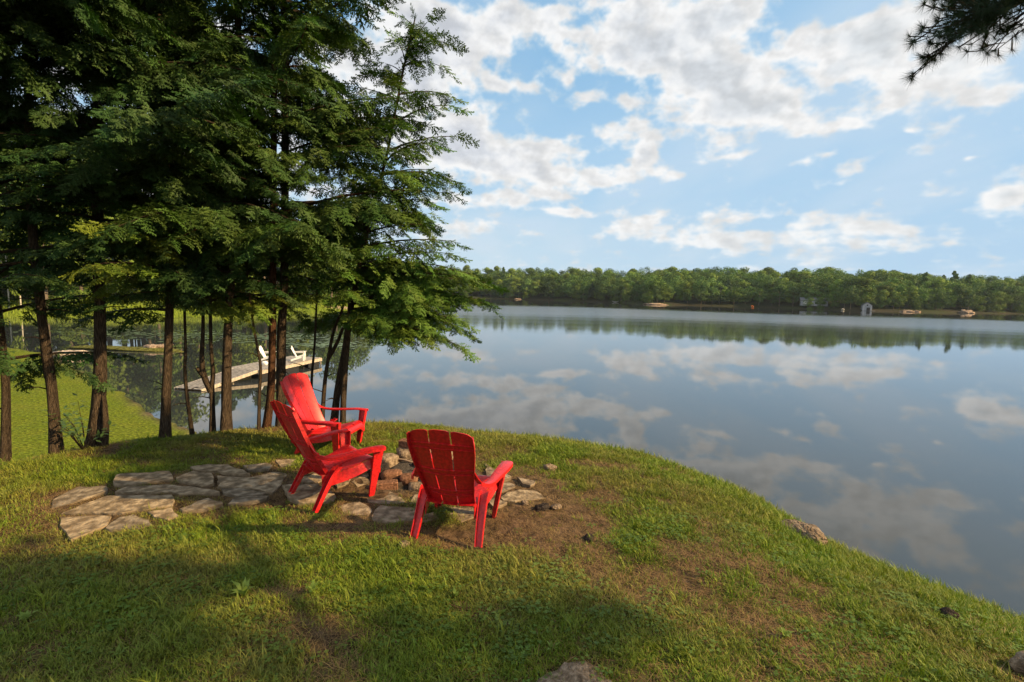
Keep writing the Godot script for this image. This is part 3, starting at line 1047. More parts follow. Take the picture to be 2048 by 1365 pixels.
# fills where/tint with sprays along one limb, and draws the limb
func limb(st: SurfaceTool, r: RandomNumberGenerator, from: Vector3, dir: Vector3, length: float, rise: float, droop: float, where: Array, tints: Array, tone: Color, density := 1.0, bare_part := 0.12) -> void:
	var flat := Vector3(dir.x, 0, dir.z).normalized()
	var sway := r.randf_range(-0.25, 0.25)
	var point := func(t: float) -> Vector3:
		return from + flat.rotated(Vector3.UP, sway * t) * length * t + Vector3.UP * length * (rise * t - droop * t * t)
	var path := []
	for k in 6: path.append(point.call(k / 5.0))
	tube(st, path, 0.008 + 0.008 * length, 0.004, 4)
	var t := bare_part + r.randf() * 0.05
	while t < 1.0:
		var p: Vector3 = point.call(t)
		var ahead: Vector3 = ((point.call(minf(t + 0.05, 1.02)) as Vector3) - p).normalized()
		for s in [-1.0, 1.0]:
			if r.randf() > density: continue
			var reach := length * 0.31 * (1.0 - t) * minf(1.0, 0.5 + t * 2.0) + 0.17
			reach *= r.randf_range(0.7, 1.2)
			var turn: float = s * deg_to_rad(r.randf_range(45.0, 68.0))
			var d := ahead.rotated(Vector3.UP, turn)
			d.y = -0.05 - r.randf() * 0.5
			d = d.normalized()
			if reach < 0.5:
				add_spray(r, p, d, reach * 1.1, where, tints, tone)
			else:
				# a side branch that carries its own sprays
				var k := 0.1
				while k < reach:
					var q := p + d * k + Vector3(0, -0.14 * k * k, 0)
					for s2 in [-1.0, 1.0]:
						var d3 := d.rotated(Vector3.UP, s2 * deg_to_rad(r.randf_range(40.0, 60.0)))
						add_spray(r, q, d3 + Vector3(0, -0.25, 0), r.randf_range(0.2, 0.36) * (1.15 - 0.4 * k / reach), where, tints, tone)
					k += r.randf_range(0.13, 0.19)
				add_spray(r, p + d * reach * 0.9 + Vector3(0, -0.12 * reach * reach, 0), d + Vector3(0, -0.3, 0), 0.34, where, tints, tone)
		t += r.randf_range(0.095, 0.15) / length
	add_spray(r, point.call(0.97), ((point.call(1.0) as Vector3) - (point.call(0.9) as Vector3)).normalized(), 0.4, where, tints, tone)


func add_spray(r: RandomNumberGenerator, p: Vector3, dir: Vector3, size: float, where: Array, tints: Array, tone: Color) -> void:
	var x := dir.normalized()
	size *= 0.92
	var up := Vector3(r.randf_range(-0.7, 0.7), 1.0, r.randf_range(-0.7, 0.7))
	var z := x.cross(up).normalized()
	var y := z.cross(x)
	where.append(Transform3D(Basis(x * size, y * size, z * size), p))
	var k := r.randf_range(0.7, 1.3)
	var warm := r.randf_range(0.85, 1.3)
	tints.append(Color(tone.r * k * warm, tone.g * k, tone.b * k))


# opts: base height of the crown, top of it, reach at the base, tone, limbs per metre, side the crown leans to, share of sprays
func hemlock(called: String, label: String, path: Array, r0: float, r1: float, bark: String, opts: Dictionary, seed_: int, also := []) -> void:
	var base: Vector3 = path[0]
	var root := thing(called, label, "tree", base, 0.0, "hemlocks along the edge of the knoll")
	var r := RandomNumberGenerator.new()
	r.seed = seed_
	var local := []
	for p in path: local.append(p - base)
	local[0] = Vector3(local[0].x, -0.25, local[0].z)
	var st := new_st()
	tube(st, local, r0 * 0.7, r1 * 0.7, 12, 34, 0.2, 1.1)
	for extra in also:
		var el := []
		for p in extra[0]: el.append(p - base)
		tube(st, el, extra[1], extra[2], 9, 16, 0.2)
	# dead stubs on the bare part
	for i in opts.get("stubs", 6):
		var h := r.randf_range(0.3, opts.get("low", 2.0))
		var p := trunk_at(local, h)
		var a := r.randf() * TAU
		var d := Vector3(cos(a), r.randf_range(-0.1, 0.4), sin(a))
		var l := r.randf_range(0.06, 0.4)
		tube(st, [p, p + d * l * 0.5 + Vector3(0, 0.02, 0), p + d * l], 0.008, 0.003, 4)
	var where := [[], [], []]
	var tints := [[], [], []]
	if opts.has("top"):
		var low: float = opts.low
		var top: float = opts.top
		var tone: Color = opts.get("tone", Color(0.028, 0.062, 0.018))
		var y := low
		while y < top:
			var f := (y - low) / maxf(top - low, 0.1)
			var p := trunk_at(local, y)
			var a := r.randf() * TAU
			var reach: float = opts.reach * pow(1.0 - f, opts.get("shape", 0.7)) * r.randf_range(0.65, 1.15) + 0.15
			var dir := Vector3(cos(a), 0, sin(a))
			if opts.has("lean"):
				var ln: Vector3 = opts.lean
				reach *= clampf(1.0 + dir.dot(ln), 0.3, 1.6)
			var k := r.randi_range(0, 2)
			limb(st, r, p, dir, reach, r.randf_range(0.1, 0.45) + 0.4 * f, r.randf_range(0.15, 0.4), where[k], tints[k], tone, opts.get("share", 1.0))
			y += r.randf_range(0.6, 1.4) / opts.get("per_m", 7.0)
		for q in opts.get("limbs", []):
			var k := r.randi_range(0, 2)
			limb(st, r, trunk_at(local, q[0]), q[1], q[2], q[3], q[4], where[k], tints[k], q[5] if q.size() > 5 else tone, 1.0, 0.25)
		if opts.get("leader", true):
			for i in 10: add_spray(r, trunk_at(local, top - 0.09 * i), Vector3(r.randf_range(-1, 1), 1.2 - 0.1 * i, r.randf_range(-1, 1)), 0.22 + 0.02 * i, where[0], tints[0], tone)
	build("trunk", st, M[bark], root)
	var n := 0
	for k in 3:
		if where[k].size() == 0: continue
		scatter("crown" if n == 0 else "crown_%03d" % n, spray_meshes[k], M.leaf, where[k], tints[k], root)
		n += 1


func trunk_at(local: Array, y: float) -> Vector3:
	var lo := 0.0
	var hi := 1.0
	for i in 14:
		var m := (lo + hi) / 2.0
		if curve_point(local, m).y < y: lo = m
		else: hi = m
	return curve_point(local, lo)


func hemlocks() -> void:
	spray_meshes = [spray_mesh(1), spray_mesh(2), spray_mesh(3)]
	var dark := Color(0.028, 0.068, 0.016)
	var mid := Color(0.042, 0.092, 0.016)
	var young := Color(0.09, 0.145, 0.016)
	# at the left edge
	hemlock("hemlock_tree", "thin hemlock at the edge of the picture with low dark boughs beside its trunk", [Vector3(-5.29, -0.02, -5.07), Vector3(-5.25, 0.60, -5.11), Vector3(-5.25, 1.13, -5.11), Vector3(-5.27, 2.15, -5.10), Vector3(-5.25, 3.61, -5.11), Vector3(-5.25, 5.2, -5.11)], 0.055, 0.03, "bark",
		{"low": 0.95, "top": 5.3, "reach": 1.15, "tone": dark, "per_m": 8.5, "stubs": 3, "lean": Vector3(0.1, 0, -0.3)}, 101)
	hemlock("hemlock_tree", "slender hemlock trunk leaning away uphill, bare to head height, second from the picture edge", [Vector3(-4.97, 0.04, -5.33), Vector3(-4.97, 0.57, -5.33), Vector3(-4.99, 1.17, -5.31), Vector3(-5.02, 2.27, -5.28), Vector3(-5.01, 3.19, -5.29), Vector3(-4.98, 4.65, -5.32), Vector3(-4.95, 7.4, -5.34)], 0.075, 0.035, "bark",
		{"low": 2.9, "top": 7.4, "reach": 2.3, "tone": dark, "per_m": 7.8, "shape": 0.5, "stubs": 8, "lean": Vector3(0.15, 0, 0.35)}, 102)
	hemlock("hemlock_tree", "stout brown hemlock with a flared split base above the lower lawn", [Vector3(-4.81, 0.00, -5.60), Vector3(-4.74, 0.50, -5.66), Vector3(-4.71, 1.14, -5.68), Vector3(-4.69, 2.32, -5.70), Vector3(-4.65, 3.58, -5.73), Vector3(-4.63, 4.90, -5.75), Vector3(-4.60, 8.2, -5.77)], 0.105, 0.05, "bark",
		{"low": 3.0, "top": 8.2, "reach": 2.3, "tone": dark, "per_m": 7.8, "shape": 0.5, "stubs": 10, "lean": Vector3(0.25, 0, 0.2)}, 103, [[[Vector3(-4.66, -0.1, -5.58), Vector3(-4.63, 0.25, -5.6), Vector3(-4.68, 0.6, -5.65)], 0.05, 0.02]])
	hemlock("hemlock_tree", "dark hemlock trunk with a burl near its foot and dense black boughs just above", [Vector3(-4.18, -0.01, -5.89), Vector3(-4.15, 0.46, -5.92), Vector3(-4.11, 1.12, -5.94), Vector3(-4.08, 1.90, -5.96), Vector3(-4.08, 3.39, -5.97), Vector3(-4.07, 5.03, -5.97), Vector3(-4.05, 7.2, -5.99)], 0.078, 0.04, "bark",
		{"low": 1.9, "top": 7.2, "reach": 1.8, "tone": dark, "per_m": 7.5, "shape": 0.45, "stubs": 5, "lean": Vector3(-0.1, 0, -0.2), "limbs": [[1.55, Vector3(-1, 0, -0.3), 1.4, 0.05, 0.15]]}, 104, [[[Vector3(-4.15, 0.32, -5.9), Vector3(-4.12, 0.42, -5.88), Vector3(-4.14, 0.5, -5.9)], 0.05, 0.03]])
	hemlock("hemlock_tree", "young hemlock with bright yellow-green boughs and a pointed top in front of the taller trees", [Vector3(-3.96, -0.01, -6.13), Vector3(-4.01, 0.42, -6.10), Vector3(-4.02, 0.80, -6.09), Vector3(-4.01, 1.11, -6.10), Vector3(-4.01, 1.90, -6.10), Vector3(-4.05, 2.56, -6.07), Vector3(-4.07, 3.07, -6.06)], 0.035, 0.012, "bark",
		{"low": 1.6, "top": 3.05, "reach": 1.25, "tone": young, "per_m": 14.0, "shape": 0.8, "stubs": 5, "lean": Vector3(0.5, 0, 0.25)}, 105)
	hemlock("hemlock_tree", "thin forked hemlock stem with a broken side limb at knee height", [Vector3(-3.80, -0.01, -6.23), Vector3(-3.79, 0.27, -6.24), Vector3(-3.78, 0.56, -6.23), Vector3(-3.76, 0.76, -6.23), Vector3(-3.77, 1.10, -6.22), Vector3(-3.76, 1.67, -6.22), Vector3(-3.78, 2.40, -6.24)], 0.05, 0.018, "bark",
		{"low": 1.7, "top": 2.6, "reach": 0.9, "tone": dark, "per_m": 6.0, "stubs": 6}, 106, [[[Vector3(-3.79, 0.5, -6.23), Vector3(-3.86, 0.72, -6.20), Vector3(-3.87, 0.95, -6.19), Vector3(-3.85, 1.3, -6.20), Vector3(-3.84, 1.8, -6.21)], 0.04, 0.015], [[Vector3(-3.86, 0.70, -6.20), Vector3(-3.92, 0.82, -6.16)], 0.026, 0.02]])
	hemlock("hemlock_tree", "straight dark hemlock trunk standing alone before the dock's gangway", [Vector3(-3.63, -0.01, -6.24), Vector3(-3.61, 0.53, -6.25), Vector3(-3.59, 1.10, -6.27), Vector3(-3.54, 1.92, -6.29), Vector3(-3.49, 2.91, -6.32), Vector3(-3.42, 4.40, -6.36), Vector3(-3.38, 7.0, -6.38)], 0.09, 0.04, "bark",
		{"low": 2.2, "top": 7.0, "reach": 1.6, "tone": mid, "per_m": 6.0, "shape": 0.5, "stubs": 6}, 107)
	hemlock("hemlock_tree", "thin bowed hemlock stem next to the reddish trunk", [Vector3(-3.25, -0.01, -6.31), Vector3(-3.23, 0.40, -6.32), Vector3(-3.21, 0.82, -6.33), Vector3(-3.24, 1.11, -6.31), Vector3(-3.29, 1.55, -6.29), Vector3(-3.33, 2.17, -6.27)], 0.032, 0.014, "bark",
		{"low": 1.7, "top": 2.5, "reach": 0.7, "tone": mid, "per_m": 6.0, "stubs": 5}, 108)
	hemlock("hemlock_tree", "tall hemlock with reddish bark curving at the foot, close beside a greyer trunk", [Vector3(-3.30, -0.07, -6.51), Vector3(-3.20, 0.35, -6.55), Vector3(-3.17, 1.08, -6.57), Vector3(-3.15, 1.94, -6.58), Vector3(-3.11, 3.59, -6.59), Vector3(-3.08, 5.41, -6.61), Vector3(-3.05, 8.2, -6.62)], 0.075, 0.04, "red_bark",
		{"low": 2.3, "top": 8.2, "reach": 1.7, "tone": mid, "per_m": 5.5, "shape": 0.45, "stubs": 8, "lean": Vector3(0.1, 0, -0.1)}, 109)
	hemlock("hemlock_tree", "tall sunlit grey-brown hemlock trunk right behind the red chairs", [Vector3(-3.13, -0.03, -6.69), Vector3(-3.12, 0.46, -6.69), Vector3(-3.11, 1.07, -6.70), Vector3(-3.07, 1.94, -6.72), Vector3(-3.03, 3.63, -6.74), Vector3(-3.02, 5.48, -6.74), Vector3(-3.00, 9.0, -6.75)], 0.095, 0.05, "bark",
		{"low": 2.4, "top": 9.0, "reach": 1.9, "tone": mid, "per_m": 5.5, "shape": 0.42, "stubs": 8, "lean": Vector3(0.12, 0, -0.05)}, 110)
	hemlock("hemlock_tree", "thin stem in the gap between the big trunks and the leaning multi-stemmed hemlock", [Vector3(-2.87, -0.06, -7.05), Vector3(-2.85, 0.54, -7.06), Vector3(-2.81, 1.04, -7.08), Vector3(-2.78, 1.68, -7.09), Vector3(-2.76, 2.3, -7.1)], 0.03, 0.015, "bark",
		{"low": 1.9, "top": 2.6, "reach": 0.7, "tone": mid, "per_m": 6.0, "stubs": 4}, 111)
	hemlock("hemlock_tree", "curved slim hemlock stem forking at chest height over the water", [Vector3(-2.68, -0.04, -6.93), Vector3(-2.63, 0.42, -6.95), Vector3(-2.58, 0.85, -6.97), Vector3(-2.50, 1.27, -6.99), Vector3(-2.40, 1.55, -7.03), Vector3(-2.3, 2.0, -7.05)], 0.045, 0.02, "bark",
		{"low": 1.95, "top": 2.5, "reach": 0.7, "tone": mid, "per_m": 7.0, "stubs": 4}, 112, [[[Vector3(-2.57, 0.88, -6.97), Vector3(-2.46, 1.08, -6.98), Vector3(-2.38, 1.3, -7.0)], 0.03, 0.02]])
	# the broad tree on the water side
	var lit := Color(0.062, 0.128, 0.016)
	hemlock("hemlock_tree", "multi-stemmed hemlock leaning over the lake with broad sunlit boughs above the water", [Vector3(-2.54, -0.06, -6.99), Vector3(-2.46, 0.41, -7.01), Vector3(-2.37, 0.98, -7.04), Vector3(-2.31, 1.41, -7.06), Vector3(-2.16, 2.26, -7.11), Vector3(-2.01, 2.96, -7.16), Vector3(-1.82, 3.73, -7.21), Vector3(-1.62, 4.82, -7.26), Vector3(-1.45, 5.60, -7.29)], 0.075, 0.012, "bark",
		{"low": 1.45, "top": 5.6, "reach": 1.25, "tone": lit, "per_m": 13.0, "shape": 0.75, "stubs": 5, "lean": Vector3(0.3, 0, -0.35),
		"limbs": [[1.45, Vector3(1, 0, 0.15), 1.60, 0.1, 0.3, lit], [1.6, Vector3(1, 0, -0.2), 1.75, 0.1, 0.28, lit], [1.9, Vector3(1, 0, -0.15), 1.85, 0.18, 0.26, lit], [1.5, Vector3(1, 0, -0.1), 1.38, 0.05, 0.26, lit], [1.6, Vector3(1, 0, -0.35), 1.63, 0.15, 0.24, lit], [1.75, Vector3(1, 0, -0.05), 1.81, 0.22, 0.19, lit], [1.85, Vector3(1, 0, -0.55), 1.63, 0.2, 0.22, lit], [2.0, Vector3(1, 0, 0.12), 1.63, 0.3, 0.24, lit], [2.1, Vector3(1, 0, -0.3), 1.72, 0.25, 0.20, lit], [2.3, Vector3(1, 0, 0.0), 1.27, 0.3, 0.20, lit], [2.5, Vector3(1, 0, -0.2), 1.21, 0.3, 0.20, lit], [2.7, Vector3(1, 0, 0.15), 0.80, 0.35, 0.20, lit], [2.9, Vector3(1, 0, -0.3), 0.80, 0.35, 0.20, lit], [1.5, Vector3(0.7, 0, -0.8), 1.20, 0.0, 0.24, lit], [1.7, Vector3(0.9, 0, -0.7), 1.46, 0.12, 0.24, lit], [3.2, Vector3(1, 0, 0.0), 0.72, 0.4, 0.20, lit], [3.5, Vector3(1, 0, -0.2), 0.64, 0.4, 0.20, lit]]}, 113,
		[[[Vector3(-2.38, -0.15, -6.96), Vector3(-2.36, 0.42, -6.96), Vector3(-2.33, 0.85, -6.97), Vector3(-2.30, 1.28, -6.99), Vector3(-2.27, 1.70, -6.99)], 0.045, 0.03]])


# ---------------------------------------------------------------- white pine overhead (its trunk stands outside the view)

func pine() -> void:
	var r := RandomNumberGenerator.new()
	r.seed = 40
	var st := new_st(false)
	for i in 70:
		var a := i * 2.39996
		var f := r.randf()
		var d := Vector3(cos(a) * 0.75, r.randf_range(-0.2, 1.0), sin(a) * 0.75).normalized()
		var p := Vector3(0, -0.06 * f, 0)
		var l := r.randf_range(0.75, 1.05)
		var side := d.cross(Vector3(r.randf(), r.randf(), r.randf())).normalized() * 0.013
		for q in [p - side, p + d * l, p + side]: st.add_vertex(q)
	st.generate_normals()
	var tuft := st.commit()
	var base := on_ground(8.3, -0.1)
	var root := thing("white_pine_tree", "white pine reaching in overhead with a dark bough of long needle tufts against the clouds", "tree", base)
	var trunk := new_st()
	tube(trunk, [Vector3(0, -0.3, 0), Vector3(0.05, 3, 0.02), Vector3(0, 8, 0), Vector3(0.05, 14.5, 0)], 0.24, 0.05, 12, 20, 0.15, 0.5)
	var where := []
	var tints := []
	var tone := Color(0.03, 0.052, 0.03)
	# the bough that shows
	var target := Vector3(3.66, 4.2, -4.28) - base
	var start := Vector3(0, 4.3 - base.y, 0)
	bough(trunk, r, [start, start.lerp(target, 0.35) + Vector3(0.1, 0.25, -0.2), start.lerp(target, 0.7) + Vector3(0.25, 0.15, -0.25), target], 0.055, 0.008, 0.5, 0.095, where, tints, tone, 0.6, 0.17, 0.9)
	# the crown: boughs on the lake side of the trunk, clear of the view
	var grown := 0
	while grown < 30:
		var yy := r.randf_range(4.7, 9.0)
		var a := r.randf() * TAU
		var l: float = (4.3 - 0.3 * (yy - 4.0)) * r.randf_range(0.6, 1.0)
		var p := Vector3(0, yy - base.y, 0)
		var e := p + Vector3(cos(a) * l, 0.4, sin(a) * l)
		var w := base + e
		if w.z < 0.0 and w.x < -1.8 * w.z + 1.0: continue
		if w.x - 1.89 * yy > 1.4 or w.x - 1.89 * yy < -7.0 or w.z - 0.334 * yy < -3.4: continue
		bough(trunk, r, [p, p.lerp(e, 0.5) + Vector3(0, -0.1, 0), e], 0.035, 0.008, 0.0, 0.15, where, tints, tone, 0.7, 0.6, 0.45)
		grown += 1
	build("trunk", trunk, M.bark, root)
	scatter("needle_tufts", tuft, M.crown, where, tints, root)


func bough(st: SurfaceTool, r: RandomNumberGenerator, path: Array, r0: float, r1: float, from: float, size: float, where: Array, tints: Array, tone: Color, spread: float, step: float, tall: float) -> void:
	tube(st, path, r0, r1, 6, 10)
	var t := maxf(from, 0.3)
	var length: float = (path[0] as Vector3).distance_to(path[path.size() - 1])
	while t <= 1.0:
		var p := curve_point(path, t)
		var ahead := (curve_point(path, minf(t + 0.03, 1.0)) - curve_point(path, t - 0.03)).normalized()
		for s in [-1.0, 1.0]:
			var d: Vector3 = (ahead * 0.8 + ahead.cross(Vector3.UP) * s * r.randf_range(0.5, 1.1) + Vector3(0, r.randf_range(-tall, tall), 0)).normalized()
			var l := spread * r.randf_range(0.35, 1.0)
			var e: Vector3 = p + d * l + Vector3(0, r.randf_range(-0.05, 0.1), 0)
			tube(st, [p, p.lerp(e, 0.5) + Vector3(0, -0.03, 0), e], 0.007, 0.004, 4)
			for k in 8:
				var f := 0.25 + 0.75 * k / 7.0
				var c := p.lerp(e, f)
				var d2: Vector3 = (d + Vector3(r.randf_range(-0.8, 0.8), r.randf_range(-0.5, 0.7), r.randf_range(-0.8, 0.8))).normalized()
				var tip: Vector3 = c + d2 * r.randf_range(0.03, 0.14) * size / 0.085
				tube(st, [c, tip], 0.004, 0.006, 4)
				var x: Vector3 = d2.cross(Vector3(0.2, 0.3, 1)).normalized()
				var sc := size * r.randf_range(0.8, 1.25)
				where.append(Transform3D(Basis(x * sc, d2 * sc, x.cross(d2) * sc), tip))
				var q := r.randf_range(0.7, 1.3)
				tints.append(tone * q)
		t += 0.11 * step / length * 2.2


# ---------------------------------------------------------------- dock

func dock() -> void:
	var u := Vector3(0.2, 0, -0.98).normalized()      # out over the water
	var w := Vector3(-0.98, 0, -0.2).normalized()     # across, away from the viewer
	var a := Vector3(-12.39, -2.3, -24.39)
	var root := thing("dock", "grey wooden dock with a sloping gangway and a square platform on dark floats", "dock", Vector3(-12.8, WATER, -26.0))
	var o := a - root.position
	var r := RandomNumberGenerator.new()
	r.seed = 3
	var deck := new_st(false)
	var n := 37
	for i in n:
		var c := o + u * (0.07 + i * 0.143) + w * 1.02
		bar(deck, c - w * 1.02, c + w * 1.02, 0.128, 0.03 + 0.004 * (i % 3))
	tag(build("deck_boards", deck, M.deck, root), "", "", "", "stuff")
	for side in [[0.0, 0.0], [0.0, 2.08]]:
		var st := new_st(false)
		bar(st, o + w * side[1] + Vector3(0, -0.10, 0), o + u * 5.3 + w * side[1] + Vector3(0, -0.10, 0), 0.05, 0.16)
		build("side_beam", st, M.deck_side, root)
	for e in [0.02, 5.32]:
		var st := new_st(false)
		bar(st, o + u * e + w * 0.03 + Vector3(0, -0.10, 0), o + u * e + w * 2.05 + Vector3(0, -0.10, 0), 0.04, 0.155)
		build("end_beam", st, M.deck_side, root)
	for p in [[0.5, 0.25], [2.6, 0.25], [4.6, 0.25], [0.5, 1.8], [2.6, 1.8], [4.6, 1.8]]:
		var st := new_st(false)
		var c: Vector3 = o + u * p[0] + w * p[1] + Vector3(0, -0.33, 0)
		bar(st, c - u * 0.55, c + u * 0.55, 0.4, 0.3)
		build("float", st, M.dark, root)
	for p in [[1.55, 0.06], [3.6, 0.06], [5.28, 0.06], [5.28, 2.0]]:
		var st := new_st(false)
		var c: Vector3 = o + u * p[0] + w * p[1]
		tube(st, [c + Vector3(0, -1.6, 0), c + Vector3(0, -0.16, 0)], 0.03, 0.03, 8)
		build("post", st, M.deck_side if p[0] > 5.0 else M.dark_wood, root)
	# gangway
	var g0 := Vector3(-13.95, -2.64, -21.25) - root.position
	var g1 := o + w * 0.85 + Vector3(0, 0.02, 0)
	var gd := (g1 - g0).normalized()
	var gw := gd.cross(Vector3.UP).normalized()
	var gb := new_st(false)
	var gl := g0.distance_to(g1)
	var m := int(gl / 0.145)
	for i in m:
		var c := g0 + gd * (0.07 + i * 0.145)
		bar(gb, c - gw * 0.66, c + gw * 0.66, 0.13, 0.03 + 0.004 * (i % 3))
	tag(build("gangway_boards", gb, M.deck, root), "", "", "", "stuff")
	for s in [-0.69, 0.69]:
		var st := new_st(false)
		bar(st, g0 + gw * s + Vector3(0, -0.06, 0), g1 + gw * s + Vector3(0, -0.06, 0), 0.05, 0.15)
		build("gangway_beam", st, M.deck_side, root)
	white_chair("white slatted wooden chair on the dock in plain view between the tree trunks", Vector3(-12.0, -2.275, -28.1), 75.0)
	white_chair("white slatted wooden chair on the dock, mostly hidden behind the reddish trunk", Vector3(-13.55, -2.275, -27.6), 85.0)
	var bag := new_st()
	lump(bag, Vector3(0.3, 0.22, 0.24), 88, 0.4, 0.1)
	var bo := build("bucket_bag", bag, M.white_paint)
	bo.position = Vector3(-13.0, -2.18, -26.1)
	tag(bo, "small white bundle lying on the dock near the gangway", "bundle")


func white_chair(label: String, at: Vector3, az: float) -> void:
	var t := thing("white_adirondack_chair", label, "chair", at, deg_to_rad(-az), "white chairs on the dock")
	t.scale = Vector3.ONE * 0.86
	var heights := [0.86, 0.94, 0.97, 0.94, 0.86]
	for i in 5:
		var st := new_st(false)
		var x := (i - 2) * 0.1
		bar(st, Vector3(x * 0.85, 0.22, 0.2), Vector3(x * 1.15, heights[i], 0.5), 0.09, 0.02, Vector3(0, 0.4, 0.9))
		build("back_slat", st, M.white_paint, t)
	for i in 5:
		var st := new_st(false)
		var f := i / 4.0
		bar(st, Vector3(-0.27, lerpf(0.24, 0.36, f), lerpf(0.16, -0.28, f)), Vector3(0.27, lerpf(0.24, 0.36, f), lerpf(0.16, -0.28, f)), 0.1, 0.02)
		build("seat_slat", st, M.white_paint, t)
	for s in [-1.0, 1.0]:
		var arm := new_st(false)
		bar(arm, Vector3(s * 0.35, 0.55, 0.36), Vector3(s * 0.35, 0.57, -0.36), 0.13, 0.022)
		build("armrest", arm, M.white_paint, t)
		var leg := new_st(false)
		bar(leg, Vector3(s * 0.29, 0.0, -0.27), Vector3(s * 0.29, 0.55, -0.27), 0.09, 0.03, Vector3.RIGHT)
		build("front_leg", leg, M.white_paint, t)
		var rail := new_st(false)
		bar(rail, Vector3(s * 0.25, 0.33, -0.32), Vector3(s * 0.25, 0.03, 0.52), 0.025, 0.11)
		build("rear_leg", rail, M.white_paint, t)


# ---------------------------------------------------------------- leafy trees further off

# crown: leaf clumps over several lobes; unit height 1, reach about 0.3
func broad_crown(seed_: int, leaves: int, size: float, lobes: int, slim: float, conifer := false, lowest := 0.28) -> ArrayMesh:
	var r := RandomNumberGenerator.new()
	r.seed = seed_
	var centres := []
	for i in lobes:
		var a := r.randf() * TAU
		if conifer:
			var y := lerpf(0.16, 0.98, float(i) / lobes)
			var q := (1.0 - y) * 0.26 + 0.02
			centres.append([Vector3(cos(a) * q * 0.7, y, sin(a) * q * 0.7), Vector3(q * 0.95, 0.045, q * 0.95)])
		else:
			var y := r.randf_range(lowest, 0.86)
			var q := slim * sin(clampf((y - lowest + 0.18) / (1.13 - lowest), 0, 1) * PI * 0.9) * r.randf_range(0.2, 1.0)
			var s := r.randf_range(0.09, 0.16)
			centres.append([Vector3(cos(a) * q, y, sin(a) * q), Vector3(s, s * 0.8, s)])
	if not conifer: centres.append([Vector3(0, 0.86, 0), Vector3(0.12, 0.1, 0.12)])
	var v := PackedVector3Array()
	var n := PackedVector3Array()
	var c := PackedColorArray()
	for i in leaves:
		var L = centres[i % centres.size()]
		var d := Vector3(r.randfn(), r.randfn(), r.randfn()).normalized()
		var p: Vector3 = L[0] + d * L[1] * pow(r.randf(), 0.25)
		var nn := (d + Vector3(r.randfn(), r.randfn() + 0.6, r.randfn()) * 0.55).normalized()
		var x := nn.cross(Vector3(r.randf() - 0.5, 0.3, r.randf() - 0.5)).normalized()
		var y := nn.cross(x)
		var s := size * r.randf_range(0.55, 1.3)
		var tone := r.randf_range(0.72, 1.28)
		var q := [p - x * s, p + y * s * 0.6, p + x * s * 0.9, p - y * s * 0.7]
		for k in [0, 1, 2, 0, 2, 3]:
			v.append(q[k])
			n.append(nn)
			c.append(Color(tone * r.randf_range(0.95, 1.1), tone, tone))
	var arr := []
	arr.resize(Mesh.ARRAY_MAX)
	arr[Mesh.ARRAY_VERTEX] = v
	arr[Mesh.ARRAY_NORMAL] = n
	arr[Mesh.ARRAY_COLOR] = c
	var mesh := ArrayMesh.new()
	mesh.add_surface_from_arrays(Mesh.PRIMITIVE_TRIANGLES, arr)
	return mesh


func trunk_mesh(thick := 0.018, top := 0.8) -> ArrayMesh:
	var st := new_st()
	tube(st, [Vector3(0, -0.03, 0), Vector3(0.006, top * 0.5, 0.004), Vector3(0, top, 0)], thick, thick * 0.3, 7, 5)
	for i in 5:
		var a := i * 2.4
		tube(st, [Vector3(0, 0.3 + i * 0.09, 0), Vector3(cos(a) * 0.15, 0.42 + i * 0.09, sin(a) * 0.15)], thick * 0.4, thick * 0.15, 5)
	st.generate_normals()
	return st.commit()


var crowns := []
var leaf_mats := []
var far_trunk: ArrayMesh


func tree_kit() -> void:
	far_trunk = trunk_mesh()
	crowns = [broad_crown(1, 2600, 0.020, 16, 0.24), broad_crown(2, 2600, 0.020, 20, 0.30), broad_crown(3, 2400, 0.021, 14, 0.19), broad_crown(4, 2000, 0.022, 24, 0.2, true), broad_crown(5, 2600, 0.02, 18, 0.27), broad_crown(6, 2600, 0.02, 22, 0.27, false, 0.08)]
	for c in [Color(0.085, 0.15, 0.026), Color(0.058, 0.118, 0.026), Color(0.115, 0.175, 0.03), Color(0.034, 0.07, 0.028), Color(0.075, 0.13, 0.036)]:
		var m: StandardMaterial3D = M.crown.duplicate()
		m.albedo_color = (c as Color).linear_to_srgb()
		leaf_mats.append(m)


func leafy_tree(called: String, label: String, at: Vector3, height: float, wide: float, kind: int, tone: int, group: String, turn: float) -> Node3D:
	var t := thing(called, label, "tree", at, turn, group)
	t.scale = Vector3(height * wide, height, height * wide)
	put("trunk", far_trunk, M.far_bark, t)
	put("crown", crowns[kind], leaf_mats[tone], t)
	return t


